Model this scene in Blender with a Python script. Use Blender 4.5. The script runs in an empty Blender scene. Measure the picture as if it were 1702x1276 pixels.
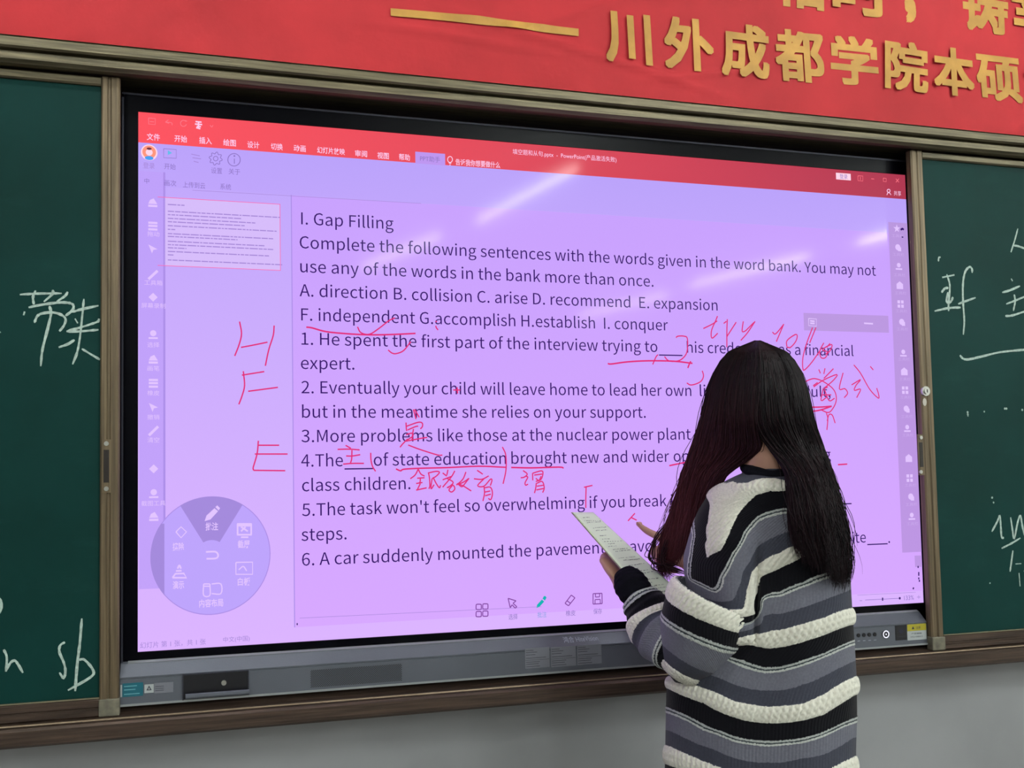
import bpy, math, random
import numpy as np
from mathutils import Vector, Matrix
random.seed(7)
rng = np.random.default_rng(7)
PI = math.pi
scene = bpy.context.scene
col = scene.collection

# ------------------------------------------------------------------ camera, world, exposure
CAM = np.array([0.11052572, -1.63036587, 1.39146931])
R_CW = np.array([[0.97572258, -0.21866839, -0.01223044],
                 [-0.00208549, 0.04656494, -0.99891309],
                 [0.21900023, 0.97468756, 0.04497843]])      # world -> camera (x right, y down, z forward)
FPX, CX, CY = 1300.0, 615.098, 707.477
cd = bpy.data.cameras.new('camera')
cam = bpy.data.objects.new('camera', cd); col.objects.link(cam)
cd.sensor_fit = 'HORIZONTAL'; cd.sensor_width = 36.0
cd.lens = FPX / 1702 * 36.0
cd.shift_x = (851 - CX) / 1702; cd.shift_y = (CY - 638) / 1702
cd.clip_start = 0.02
Rb = np.array([R_CW[0], -R_CW[1], -R_CW[2]]).T
M = Matrix([list(Rb[i]) + [CAM[i]] for i in range(3)] + [[0, 0, 0, 1]])
cam.matrix_world = M
scene.camera = cam

w = bpy.data.worlds.new('world'); scene.world = w; w.use_nodes = True
w.node_tree.nodes['Background'].inputs[0].default_value = (0.75, 0.85, 1.0, 1)
w.node_tree.nodes['Background'].inputs[1].default_value = 0.1
vs = scene.view_settings
vs.view_transform = 'Standard'; vs.look = 'None'; vs.exposure = 0.0; vs.gamma = 1.0
vs.use_curve_mapping = False
TUBE = 300.0          # radiance of the fluorescent tubes
PANEL = 1.0           # radiance of a white pixel of the display


def at(px, py, y=0.0):
    """point of the plane world-y = y (parallel to the front wall) seen at a photograph pixel"""
    d = R_CW.T @ np.array([(px - CX) / FPX, (py - CY) / FPX, 1.0])
    return CAM + d * ((y - CAM[1]) / d[1])


def proj(P):
    q = (np.asarray(P) - CAM) @ R_CW.T
    return np.stack([CX + FPX * q[..., 0] / q[..., 2], CY + FPX * q[..., 1] / q[..., 2]], -1)


# ------------------------------------------------------------------ helpers
def lin(c):
    c = [x / 255.0 for x in c]
    return tuple(x / 12.92 if x <= 0.04045 else ((x + 0.055) / 1.055) ** 2.4 for x in c) + (1.0,)


def newmat(name):
    m = bpy.data.materials.new(name); m.use_nodes = True
    nt = m.node_tree
    return m, nt, nt.nodes['Principled BSDF']


def N(nt, typ, **kw):
    n = nt.nodes.new(typ)
    for k, v in kw.items():
        if k in n.inputs: n.inputs[k].default_value = v
        else: setattr(n, k, v)
    return n


def plain(name, rgb, rough=0.6, metal=0.0, spec=0.5, bump=0.0, bscale=200.0, var=0.0, vscale=6.0, stretch=(1, 1, 1)):
    m, nt, p = newmat(name)
    p.inputs['Base Color'].default_value = lin(rgb)
    p.inputs['Roughness'].default_value = rough
    p.inputs['Metallic'].default_value = metal
    p.inputs['Specular IOR Level'].default_value = spec
    tc = N(nt, 'ShaderNodeTexCoord'); mp = N(nt, 'ShaderNodeMapping'); mp.inputs['Scale'].default_value = stretch
    nt.links.new(tc.outputs['Object'], mp.inputs['Vector'])
    if var > 0:
        no = N(nt, 'ShaderNodeTexNoise', Scale=vscale, Detail=5.0)
        nt.links.new(mp.outputs[0], no.inputs['Vector'])
        cr = N(nt, 'ShaderNodeValToRGB')
        a = lin([max(0, x * (1 - var)) for x in rgb]); b = lin([min(255, x * (1 + var)) for x in rgb])
        cr.color_ramp.elements[0].position = 0.3; cr.color_ramp.elements[0].color = a
        cr.color_ramp.elements[1].position = 0.7; cr.color_ramp.elements[1].color = b
        nt.links.new(no.outputs['Fac'], cr.inputs[0]); nt.links.new(cr.outputs[0], p.inputs['Base Color'])
    if bump > 0:
        no = N(nt, 'ShaderNodeTexNoise', Scale=bscale, Detail=3.0)
        nt.links.new(mp.outputs[0], no.inputs['Vector'])
        bp = N(nt, 'ShaderNodeBump', Strength=bump, Distance=0.002)
        nt.links.new(no.outputs['Fac'], bp.inputs['Height']); nt.links.new(bp.outputs[0], p.inputs['Normal'])
    return m


def mesh_obj(name, verts, faces, mat, parent=None, smooth=False):
    me = bpy.data.meshes.new(name)
    me.from_pydata([tuple(map(float, v)) for v in verts], [], faces)
    me.update()
    if smooth:
        me.polygons.foreach_set('use_smooth', [True] * len(me.polygons))
    o = bpy.data.objects.new(name, me); col.objects.link(o)
    if mat: me.materials.append(mat)
    if parent: o.parent = parent
    return o


def np_mesh(name, V, F, mat, parent=None, smooth=True):
    """numpy verts (n,3), faces (m,4) or (m,3)"""
    me = bpy.data.meshes.new(name)
    n, m, k = len(V), len(F), F.shape[1]
    me.vertices.add(n); me.vertices.foreach_set('co', np.ascontiguousarray(V, np.float32).ravel())
    me.loops.add(m * k); me.loops.foreach_set('vertex_index', np.ascontiguousarray(F, np.int32).ravel())
    me.polygons.add(m)
    me.polygons.foreach_set('loop_start', np.arange(0, m * k, k, dtype=np.int32))
    me.polygons.foreach_set('loop_total', np.full(m, k, np.int32))
    me.polygons.foreach_set('use_smooth', np.full(m, smooth))
    me.update(calc_edges=True)
    o = bpy.data.objects.new(name, me); col.objects.link(o)
    if mat: me.materials.append(mat)
    if parent: o.parent = parent
    return o


def box(x0, x1, y0, y1, z0, z1):
    v = [(x, y, z) for x in (x0, x1) for y in (y0, y1) for z in (z0, z1)]
    f = [(0, 1, 3, 2), (4, 6, 7, 5), (0, 4, 5, 1), (2, 3, 7, 6), (0, 2, 6, 4), (1, 5, 7, 3)]
    return v, f


def merge(*parts):
    V, F = [], []
    for v, f in parts:
        k = len(V); V += list(v); F += [tuple(i + k for i in q) for q in f]
    return V, F


def box_obj(name, b, mat, parent=None, bevel=0.0):
    v, f = box(*b)
    o = mesh_obj(name, v, f, mat, parent)
    if bevel:
        md = o.modifiers.new('bevel', 'BEVEL'); md.width = bevel; md.segments = 2
    return o


def extrude_x(prof, x0, x1):
    """profile in (y, z), closed, extruded along x"""
    n = len(prof)
    v = [(x0, y, z) for y, z in prof] + [(x1, y, z) for y, z in prof]
    f = [(i, (i + 1) % n, n + (i + 1) % n, n + i) for i in range(n)]
    f += [tuple(range(n - 1, -1, -1)), tuple(range(n, 2 * n))]
    return v, f


def extrude_z(prof, z0, z1):
    n = len(prof)
    v = [(x, y, z0) for x, y in prof] + [(x, y, z1) for x, y in prof]
    f = [(i, (i + 1) % n, n + (i + 1) % n, n + i) for i in range(n)]
    f += [tuple(range(n - 1, -1, -1)), tuple(range(n, 2 * n))]
    return v, f


def disc(c, r, y, n=24, depth=0.0, a0=0, a1=2 * PI, rz=None):
    """disc in the plane y; with depth a short drum towards the viewer"""
    rz = rz or r
    vs_ = [(c[0] + r * math.cos(a0 + (a1 - a0) * i / n), y - depth, c[1] + rz * math.sin(a0 + (a1 - a0) * i / n)) for i in range(n)]
    f = [tuple(range(n))]
    if depth:
        vs_ += [(x, y, z) for x, _, z in vs_]
        f += [(i, (i + 1) % n, n + (i + 1) % n, n + i) for i in range(n)]
    return vs_, f


def catmull(P, k=5):
    P = [np.array(p, float) for p in P]
    if len(P) < 3 or (len(P) <= 5 and np.allclose(P[0], P[-1])): return P
    Q = [2 * P[0] - P[1]] + P + [2 * P[-1] - P[-2]]
    out = []
    for i in range(1, len(Q) - 2):
        a, b, c, d = Q[i - 1:i + 3]
        for j in range(k):
            t = j / k
            out.append(0.5 * (2 * b + (c - a) * t + (2 * a - 5 * b + 4 * c - d) * t * t + (3 * b - a - 3 * c + d) * t ** 3))
    out.append(P[-1])
    return out


def ribbon(P, wd, y, uneven=0.0):
    """flat stroke in the plane y through photo-measured 2D wall points (x, z)"""
    P = catmull(P, 4)
    V, F = [], []
    for i, p in enumerate(P):
        a = P[max(i - 1, 0)]; b = P[min(i + 1, len(P) - 1)]
        t = b - a; t = t / (np.linalg.norm(t) + 1e-9); n = np.array([-t[1], t[0]])
        h = wd / 2 * (1 + uneven * (random.random() - 0.5) * 2)
        if uneven and i in (0, len(P) - 1): h *= 0.6
        V += [(p[0] + n[0] * h, y, p[1] + n[1] * h), (p[0] - n[0] * h, y, p[1] - n[1] * h)]
    for i in range(len(P) - 1):
        F.append((2 * i, 2 * i + 2, 2 * i + 3, 2 * i + 1))
    return V, F


def strokes(name, T, data, wd, y, mat, parent, uneven=0.0, label=None):
    """T = (ox, oy, scale) of the measuring crop; each stroke a list of crop points"""
    parts = []
    for k, s in enumerate(data):
        pts = []
        for x, z in s:
            p = at(T[0] + x / T[2], T[1] + z / T[2], y); pts.append((p[0], p[2]))
        parts.append(ribbon(pts, wd, y - k * 2.5e-5, uneven))
    v, f = merge(*parts)
    o = mesh_obj(name, v, f, mat, parent)
    if label: o['label'] = label
    return o


def dot(T, x, z, r, y):
    p = at(T[0] + x / T[2], T[1] + z / T[2], y)
    return disc((p[0], p[2]), r, y, 8)


def thing(name, label, cat, loc=(0, 0, 0), group=None):
    o = bpy.data.objects.new(name, None); col.objects.link(o); o.location = loc
    o['label'] = label; o['category'] = cat
    o.empty_display_size = 0.1
    if group: o['group'] = group
    return o


def adopt(root, objs):
    """parent world-space meshes to a root that is not at the origin"""
    for o in objs:
        o.parent = root
        o.matrix_parent_inverse = Matrix.Translation(root.location).inverted()


def struct(o):
    o['kind'] = 'structure'; return o


# text: builtin font through the text object, returned as plain mesh data normalised to its bounding box
def text_mesh(s, bold=0.0):
    c = bpy.data.curves.new('t', 'FONT'); c.body = s; c.offset = bold; c.resolution_u = 3
    o = bpy.data.objects.new('t', c); col.objects.link(o)
    bpy.context.view_layer.update()
    e = o.evaluated_get(bpy.context.evaluated_depsgraph_get()); me = e.to_mesh()
    V = [(v.co.x, v.co.y) for v in me.vertices]; F = [tuple(p.vertices) for p in me.polygons]
    e.to_mesh_clear()
    bpy.data.objects.remove(o); bpy.data.curves.remove(c)
    return np.array(V), F


def fit_text(s, x0, x1, z0, z1, y, bold=0.0, keep=False, shear=0.0):
    """text into the wall rectangle; keep=True keeps the letter height natural for the width, centred in z"""
    V, F = text_mesh(s, bold)
    mn, mx = V.min(0), V.max(0)
    sx = (x1 - x0) / (mx[0] - mn[0]); sz = (z1 - z0) / (mx[1] - mn[1])
    X = x0 + (V[:, 0] - mn[0]) * sx
    Z = z0 + (V[:, 1] - mn[1]) * sz
    return [(a + shear * (b - z0), y, b) for a, b in zip(X, Z)], F

# ------------------------------------------------------------------ materials of the room
m_wall = plain('grey_wall_paint', (158, 159, 162), 0.75, bump=0.15, bscale=60, var=0.05, vscale=2.5)
m_white = plain('room_paint', (205, 205, 200), 0.8)
m_floor = plain('floor_tile', (120, 116, 110), 0.35, var=0.06)
m_tile = plain('floor_tile_piece', (128, 124, 118), 0.3, var=0.08)


def brushed(name, rgb, metal, rough, var=0.25, stretch=(2, 60, 60)):
    m = plain(name, rgb, rough, metal, 0.5, bump=0.25, bscale=8, var=var, vscale=3.0, stretch=stretch)
    return m


m_rail = brushed('champagne_aluminium_rail', (100, 92, 72), 0.55, 0.42)
m_rail_edge = plain('rail_edge_highlight', (150, 142, 118), 0.4, 0.6)  # paler colour paints the highlight along the rail edges
m_sill_edge = plain('pale_sill_edge', (128, 110, 90), 0.45, 0.5)  # strip paler than the sill rail
m_rail_low = brushed('brown_shaded_rail', (74, 60, 52), 0.5, 0.42)  # brown, darkened further in colour because the low rails are lit less
m_stile = brushed('champagne_aluminium_stile', (106, 92, 72), 0.5, 0.45, 0.22, (50, 50, 1.6))
m_dark = plain('painted_gap_shade', (14, 14, 18), 0.8)  # near-black colour stands for the shade inside narrow gaps
m_cap = plain('grey_corner_cap', (110, 106, 92), 0.5, 0.2, var=0.2, vscale=60)
m_steel = plain('zinc_screw', (190, 190, 185), 0.3, 0.9)

# ------------------------------------------------------------------ room shell
RX0, RX1, RY0, RY1, RZ = -3.6, 7.4, -9.0, 0.10, 3.35
struct(mesh_obj('wall_front', *box(RX0 - .2, RX1 + .2, RY1, RY1 + .2, -.1, RZ + .1), m_wall))
struct(mesh_obj('wall_back', *box(RX0 - .2, RX1 + .2, RY0 - .2, RY0, -.1, RZ + .1), m_white))
struct(mesh_obj('wall_left', *box(RX0 - .2, RX0, RY0, RY1, -.1, RZ + .1), m_white))
struct(mesh_obj('wall_right', *box(RX1, RX1 + .2, RY0, RY1, -.1, RZ + .1), m_white))
struct(mesh_obj('ceiling', *box(RX0, RX1, RY0, RY1, RZ, RZ + .1), m_white))
struct(mesh_obj('floor', *box(RX0, RX1, RY0, RY1, -.1, 0), m_floor))
struct(mesh_obj('baseboard_front', *box(RX0, RX1, RY1 - .015, RY1, 0, .1), plain('baseboard_tile', (90, 84, 80), .4)))

# ------------------------------------------------------------------ ceiling lamps (middle and right rows reflect in the display; others unseen, added for light)
m_tube, nt_, p_ = newmat('fluorescent_tube_light')
p_.inputs['Base Color'].default_value = (.9, .9, .9, 1)
p_.inputs['Emission Color'].default_value = (0.93, 1.0, 0.97, 1)
p_.inputs['Emission Strength'].default_value = TUBE
m_fix = plain('white_enamel', (225, 225, 222), .4)


m_tube_dim = m_tube.copy(); m_tube_dim.name = 'dim_added_tube'; m_tube_dim.node_tree.nodes['Principled BSDF'].inputs['Emission Strength'].default_value = TUBE * .22  # weak tube for the added pair over the boards


def ceiling_lamp(a, b, label, mat=None):
    a = np.array(a); b = np.array(b); c = (a + b) / 2; d = b - a; L = np.linalg.norm(d)
    ang = math.atan2(d[1], d[0])
    t = thing('ceiling_light', label, 'light', (c[0], c[1], 3.2), 'fluorescent lights under the ceiling')
    t.rotation_euler.z = ang
    r, n = 0.014, 12
    v = []; f = []
    for i, x in enumerate((-L / 2, L / 2)):
        v += [(x, r * math.cos(2 * PI * k / n), r * math.sin(2 * PI * k / n)) for k in range(n)]
    f = [(k, (k + 1) % n, n + (k + 1) % n, n + k) for k in range(n)]
    mesh_obj('tube', v, f, mat or m_tube, t, True)
    prof = [(-.05, .035), (.05, .035), (.03, .075), (-.03, .075)]
    mesh_obj('housing', *extrude_x(prof, -L / 2 - .03, L / 2 + .03), m_fix, t)
    for s in (-1, 1):
        x = s * (L / 2 + .012)
        mesh_obj('lamp_holder', *box(x - .012, x + .012, -.018, .018, -.02, .04), m_fix, t)
        mesh_obj('suspension_rod', *box(s * L * .35 - .004, s * L * .35 + .004, -.004, .004, .07, RZ - 3.2), m_fix, t)


LL = 'white fluorescent tube lamp hanging under the ceiling, '
ceiling_lamp((2.22, -3.91), (2.45, -2.75), LL + 'nearest the display in the middle row')
ceiling_lamp((1.66, -5.45), (2.06, -4.32), LL + 'second in the middle row')
ceiling_lamp((5.23, -5.60), (5.55, -4.34), LL + 'second in the right row')
ceiling_lamp((4.90, -7.41), (5.26, -6.07), LL + 'farthest in the right row')
ceiling_lamp((5.65, -3.88), (5.86, -2.75), LL + 'nearest the board in the right row')
ceiling_lamp((-1.30, -3.91), (-1.10, -2.75), LL + 'unseen, added for light balance, nearest the board in the left row')  # left row is unseen, added to balance the light
ceiling_lamp((-1.70, -6.40), (-1.50, -5.24), LL + 'unseen, added for light balance, farthest in the left row')
ceiling_lamp((-0.75, -1.02), (0.45, -1.02), LL + 'unseen, added over the left board to brighten its top', m_tube_dim)  # unseen pair added to brighten the upper wall and boards
ceiling_lamp((1.75, -1.02), (2.95, -1.02), LL + 'unseen, added over the right board to brighten its top', m_tube_dim)

# ------------------------------------------------------------------ board frame: head rail and sill rail
BX0, BX1 = -1.75, 3.75
fr = thing('board_rail', 'long champagne aluminium head rail above the boards, under the red banner', 'rail', (1.0, 0.04, 2.158), 'rails of the sliding board system')
fb = thing('board_rail', 'long brown aluminium sill rail below the boards and the display', 'rail', (1.0, 0.04, .872), 'rails of the sliding board system')
adopt(fr, [mesh_obj('profile', *extrude_x([(.095, 2.207), (-.068, 2.207), (-.072, 2.203), (-.072, 2.187), (-.068, 2.184), (-.05, 2.184),
      (-.05, 2.181), (-.062, 2.181), (-.066, 2.177), (-.066, 2.164), (-.058, 2.1585), (-.045, 2.1585), (-.045, 2.172), (.095, 2.172)], BX0, BX1), m_rail),
    mesh_obj('edge_strip', *extrude_x([(-.0725, 2.2062), (-.066, 2.2085), (-.06, 2.2085), (-.06, 2.2065), (-.068, 2.2065)], BX0, BX1), m_rail_edge)])
adopt(fb, [mesh_obj('profile', *extrude_x([(.095, .922), (.0, .922), (-.012, .915), (-.034, .9105), (-.052, .9105), (-.052, .907), (-.062, .907), (-.066, .903), (-.066, .878),
      (-.060, .872), (.095, .872)], BX0, BX1), m_rail_low),
    mesh_obj('edge_strip', *extrude_x([(-.0535, .9085), (-.0525, .9108), (-.049, .9108), (-.049, .9085)], BX0, BX1), m_sill_edge)])
struct(mesh_obj('board_backing_1', *extrude_x([(.0995, .923), (.0995, 2.171), (.092, 2.171), (.092, .923)], BX0, BX1), m_dark))  # backing sheet behind boards and display, gap shade put into its dark colour

# ------------------------------------------------------------------ the two green sliding boards
m_green, nt_, p_ = newmat('green_chalkboard')
p_.inputs['Roughness'].default_value = .55; p_.inputs['Specular IOR Level'].default_value = .1
tc = N(nt_, 'ShaderNodeTexCoord')
n1 = N(nt_, 'ShaderNodeTexNoise', Scale=2.2, Detail=6.0, Roughness=.6); nt_.links.new(tc.outputs['Object'], n1.inputs['Vector'])
cr = N(nt_, 'ShaderNodeValToRGB')
cr.color_ramp.elements[0].position = .35; cr.color_ramp.elements[0].color = lin((8, 46, 42))
cr.color_ramp.elements[1].position = .75; cr.color_ramp.elements[1].color = lin((14, 58, 55))
nt_.links.new(n1.outputs['Fac'], cr.inputs[0])
mp = N(nt_, 'ShaderNodeMapping'); mp.inputs['Scale'].default_value = (3, 1, 9); mp.inputs['Rotation'].default_value = (0, .5, 0)
nt_.links.new(tc.outputs['Object'], mp.inputs['Vector'])
n2 = N(nt_, 'ShaderNodeTexNoise', Scale=1.6, Detail=8.0, Roughness=.7); nt_.links.new(mp.outputs[0], n2.inputs['Vector'])
c2 = N(nt_, 'ShaderNodeValToRGB'); c2.color_ramp.elements[0].position = .55; c2.color_ramp.elements[1].position = .85
c2.color_ramp.elements[1].color = (.3, .3, .3, 1)
nt_.links.new(n2.outputs['Fac'], c2.inputs[0])
mx = N(nt_, 'ShaderNodeMix', data_type='RGBA')
nt_.links.new(c2.outputs[0], mx.inputs[0]); nt_.links.new(cr.outputs[0], mx.inputs[6]); mx.inputs[7].default_value = lin((34, 76, 72))
nt_.links.new(mx.outputs[2], p_.inputs['Base Color'])

m_chalk = plain('white_chalk', (172, 190, 182), .9, bump=.3, bscale=400, var=.12, vscale=150)
m_smudge = plain('dried_splash', (200, 196, 185), .7)
YB = -.033        # green surface
YC = YB - .0006   # chalk on it


def board(x0, x1, inner_left, label):
    """x0..x1 outer frame; the stile next to the display is 0.034 m wide"""
    t = thing('sliding_chalkboard', label, 'chalkboard', ((x0 + x1) / 2, -.03, .911))
    zb, zt_ = .911, 2.157
    s = .036
    a = []
    a.append(mesh_obj('writing_surface', *box(x0 + s - .003, x1 - s + .003, YB, -.0255, .94, 2.145), m_green))
    prof = lambda xa, xb: [(xa, -.026), (xa, -.038), (xa + .003, -.041), (xa + .012, -.041), (xa + .014, -.0385), (xa + .018, -.0385), (xa + .020, -.041), (xb - .003, -.041), (xb, -.038), (xb, -.026)]
    a.append(mesh_obj('stile', *extrude_z(prof(x0, x0 + s), zb, zt_), m_stile))
    a.append(mesh_obj('stile', *extrude_z(prof(x1 - s, x1), zb, zt_), m_stile))
    a.append(mesh_obj('top_bar', *extrude_x([(-.026, 2.139), (-.037, 2.139), (-.040, 2.142), (-.040, 2.154), (-.037, 2.157), (-.026, 2.157)], x0 + s, x1 - s), m_rail))
    a.append(mesh_obj('bottom_bar', *extrude_x([(-.026, .946), (-.037, .946), (-.0405, .943), (-.0405, .930), (-.038, .928), (-.038, .925), (-.041, .923), (-.041, .914), (-.038, .911), (-.026, .911)], x0 + s, x1 - s), m_rail_low))
    a.append(mesh_obj('edge_strip', *extrude_x([(-.036, .9455), (-.0400, .9455), (-.0400, .9475), (-.036, .9475)], x0 + s, x1 - s), m_rail_edge))
    for xa in (x0 - .0015, x1 - s - .001):
        a.append(box_obj('corner_cap', (xa, xa + s + .0025, -.0432, -.0255, .9113, .944), m_cap, None, .002))
    adopt(t, a)
    return t


bl = board(-1.26, -.032, False, 'green sliding chalkboard left of the display, with chalk characters and the letters sb')
br = board(1.872, 3.10, True, 'green sliding chalkboard right of the display, with the chalk word If and a lock')

T1 = (0, 440, 6.38)
A = []
A.append(strokes('chalk_character', T1, [[(210, 315), (400, 305), (655, 302)], [(378, 272), (350, 340), (358, 420)], [(560, 265), (555, 310), (465, 392)],
    [(718, 285), (690, 330), (600, 390)], [(303, 452), (430, 425), (600, 402), (700, 400), (765, 415), (780, 450), (760, 490), (695, 540)],
    [(525, 435), (540, 520), (500, 700), (450, 900), (432, 1075)], [(365, 615), (395, 545), (450, 515), (560, 505), (650, 530), (695, 575), (680, 640), (630, 705)],
    [(262, 495), (250, 535)]], .0048, YC, m_chalk, None, .25))
A.append(strokes('chalk_character', T1, [[(765, 500), (870, 470), (1045, 432)], [(890, 360), (870, 560), (850, 750), (820, 920), (770, 1055)],
    [(795, 570), (825, 620)], [(705, 705), (850, 665), (960, 630), (1040, 600), (1050, 570)], [(705, 705), (850, 705), (1045, 688)],
    [(622, 875), (720, 840), (790, 795)], [(868, 890), (950, 940), (1060, 1005)]], .0046, YC, m_chalk, None, .25))
A.append(strokes('chalk_mark', (0, 440, 6.38), [[(-60, 735), (8, 712)]], .004, YC, m_chalk, None, .2))
T2 = (0, 900, 3.544)
A.append(strokes('chalk_letter', T2, [[(22, 635), (40, 680), (35, 765)], [(35, 760), (60, 715), (85, 700), (105, 720), (135, 772)]], .0045, YC, m_chalk, None, .2))
A.append(strokes('chalk_letter', T2, [[(383, 592), (355, 610), (350, 650), (375, 710), (385, 760), (375, 803), (350, 770)]], .0045, YC, m_chalk, None, .2))
A.append(strokes('chalk_letter', T2, [[(482, 452), (470, 600), (455, 720), (443, 880)], [(465, 695), (500, 697), (550, 760), (530, 800), (400, 875)]], .005, YC, m_chalk, None, .2))
A.append(strokes('chalk_letter', T2, [[(-50, 330), (-10, 335), (6, 365), (4, 395), (-12, 420), (-50, 430)]], .006, YC, m_chalk, None, .2))
adopt(bl, A)
A = []
T3 = (1540, 360, 4.907)
A.append(strokes('chalk_letter', T3, [[(128, 495), (228, 475)], [(165, 470), (190, 560), (180, 700), (180, 770)], [(122, 618), (150, 585), (178, 580)],
    [(175, 615), (162, 680), (175, 705), (200, 690), (215, 655)], [(65, 770), (180, 745), (278, 740)]], .0058, YC, m_chalk, None, .2))
A.append(strokes('chalk_letter', T3, [[(372, 458), (370, 425), (350, 410), (315, 450), (297, 550), (298, 700), (308, 850), (300, 962)],
    [(258, 712), (330, 685), (400, 660)]], .0058, YC, m_chalk, None, .2))
A.append(strokes('chalk_mark', T3, [[(97, 365), (100, 335), (115, 330)]], .0045, YC, m_chalk, None, .2))
A.append(strokes('chalk_character', T3, [[(690, 505), (702, 525)], [(617, 618), (680, 600), (762, 565)], [(650, 712), (720, 685), (830, 640)],
    [(715, 635), (722, 690), (708, 768)], [(642, 810), (700, 805), (795, 775), (880, 755)]], .0055, YC, m_chalk, None, .2))
A.append(strokes('chalk_character', T3, [[(745, 97), (720, 190), (688, 290)], [(712, 235), (745, 240), (795, 258), (860, 290)]], .005, YC, m_chalk, None, .2))
A.append(strokes('chalk_mark', T3, [[(272, 1130), (300, 1158), (345, 1163), (450, 1140), (600, 1105), (795, 1085), (950, 1075)]], .0055, YC, m_chalk, None, .2))
T4 = (1580, 620, 3.36)
A.append(strokes('chalk_letter', T4, [[(230, 885), (260, 830), (275, 795), (280, 850), (285, 915), (298, 918)], [(335, 805), (345, 870), (355, 925), (375, 830), (390, 795), (400, 850), (412, 905)]],
    .0052, YC, m_chalk, None, .2))
A.append(strokes('chalk_mark', T4, [[(285, 978), (340, 950), (390, 920)]], .0048, YC, m_chalk, None, .2))
A.append(strokes('chalk_letter', T4, [[(348, 990), (340, 1050), (332, 1108)], [(362, 1065), (395, 1063)], [(382, 1115), (388, 1190)], [(408, 1105), (425, 1103)]], .0048, YC, m_chalk, None, .2))
DOTS = [(95, 218, .003), (96, 230, .003), (97, 238, .002), (188, 215, .0025), (303, 198, .003), (312, 198, .003), (400, 205, .003), (232, 695, .003), (240, 722, .0025), (220, 1172, .002)]
A += [mesh_obj('chalk_dot', *dot(T4, x, z, r, YC), m_chalk) for x, z, r in DOTS]
adopt(br, A)


def screw(x, z, y, r=.0045):
    return merge(disc((x, z), r, y, 14, .0025), box(x - r * .8, x + r * .8, y - .0029, y - .0024, z - .0006, z + .0006))


# pull handles with screws
A = []
m_pull = plain('dark_pull', (40, 34, 32), .4, .3)
for t, px_, py0, py1, X in ((bl, 177, 737, 812, None), (br, 1529, 727, 784, None)):
    p0 = at(px_, py0, -.041); p1 = at(px_, py1, -.041)
    h = mesh_obj('pull_handle', *box(p0[0] - .0085, p0[0] + .0085, -.0425, -.040, p1[2] - .008, p0[2] + .008), m_stile)
    g = mesh_obj('finger_recess', *box(p0[0] - .005, p0[0] + .005, -.0431, -.0422, p1[2] + .012, p0[2] - .012), m_pull)
    s = mesh_obj('screw', *screw(p0[0], p0[2], -.0425), m_steel); s2 = mesh_obj('screw', *screw(p1[0], p1[2], -.0425), m_steel)
    adopt(t, [h, g, s, s2])
p0 = at(1537, 650, -.041)
o1 = mesh_obj('lock', *merge(disc((p0[0], p0[2]), .012, -.041, 24, .004), disc((p0[0], p0[2]), .0075, -.045, 20, .003)), m_steel)
o2 = mesh_obj('keyhole', *box(p0[0] - .001, p0[0] + .001, -.0486, -.048, p0[2] - .004, p0[2] + .004), m_dark)
o3 = mesh_obj('worn_patch', *disc((p0[0] - .002, p0[2] - .027), .006, -.0414, 10, 0, rz=.01), m_smudge)
adopt(br, [o1, o2, o3])

# ------------------------------------------------------------------ red banner with glued gold characters
m_red = plain('red_banner_cloth', (192, 52, 58), .75, 0, .25, bump=.35, bscale=35, var=.06, vscale=5)
m_gold = plain('gold_foil_paper', (196, 148, 72), .6, .1, .4, bump=.25, bscale=60, var=.10, vscale=12)


def cloth_y(x, z):
    x = np.asarray(x, float); z = np.asarray(z, float)
    r = .0035 * np.sin(x * 5.1 + z * 3) + .002 * np.sin(x * 11.3 - z * 17) + .0016 * np.sin(z * 41 + 3 * np.sin(x * 3.3)) * np.clip(np.sin(x * 2.1 + 1), 0, 1)
    for (a, b, c, d, w_, h) in [(1.00, 2.33, .55, -.10, .008, .006), (1.30, 2.31, .25, .05, .006, .005), (1.83, 2.30, .05, .30, .008, .005), (.55, 2.48, .5, -.03, .01, .005),
                           (2.02, 2.45, .03, .4, .010, .006), (1.05, 2.45, .3, .12, .008, .004), (.7, 2.33, .4, -.02, .007, .004), (2.3, 2.30, .14, .12, .012, .008), (.2, 2.42, .4, .05, .012, .004)]:
        L = math.hypot(c, d); ux, uz = c / L, d / L
        s = (x - a) * ux + (z - b) * uz; n = -(x - a) * uz + (z - b) * ux
        r = r - h * np.exp(-(n / w_) ** 2) * np.exp(-(s / (L * .6)) ** 4)
    return -.012 + r


nx, nz = 420, 110
gx = np.linspace(-2.2, 4.2, nx); gz = np.linspace(2.195, 3.05, nz)
X, Z = np.meshgrid(gx, gz)
V = np.stack([X, cloth_y(X, Z), Z], -1).reshape(-1, 3)
i, j = np.meshgrid(np.arange(nx - 1), np.arange(nz - 1)); q = (j * nx + i).ravel()
F = np.stack([q, q + 1, q + nx + 1, q + nx], -1)
bn = thing('banner', 'long red cloth banner with gold Chinese characters hung above the boards', 'banner', (1.0, 0, 2.2))
cl = np_mesh('cloth', V, F, m_red)
sd = cl.modifiers.new('thickness', 'SOLIDIFY'); sd.thickness = .0015; sd.offset = 1
A = [cl]


def glue(name, V2, F2, label=None):
    """flat piece following the cloth"""
    V2 = np.array(V2)
    y = cloth_y(V2[:, 0], V2[:, 1]) - .0042
    return V2, y, F2


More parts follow.
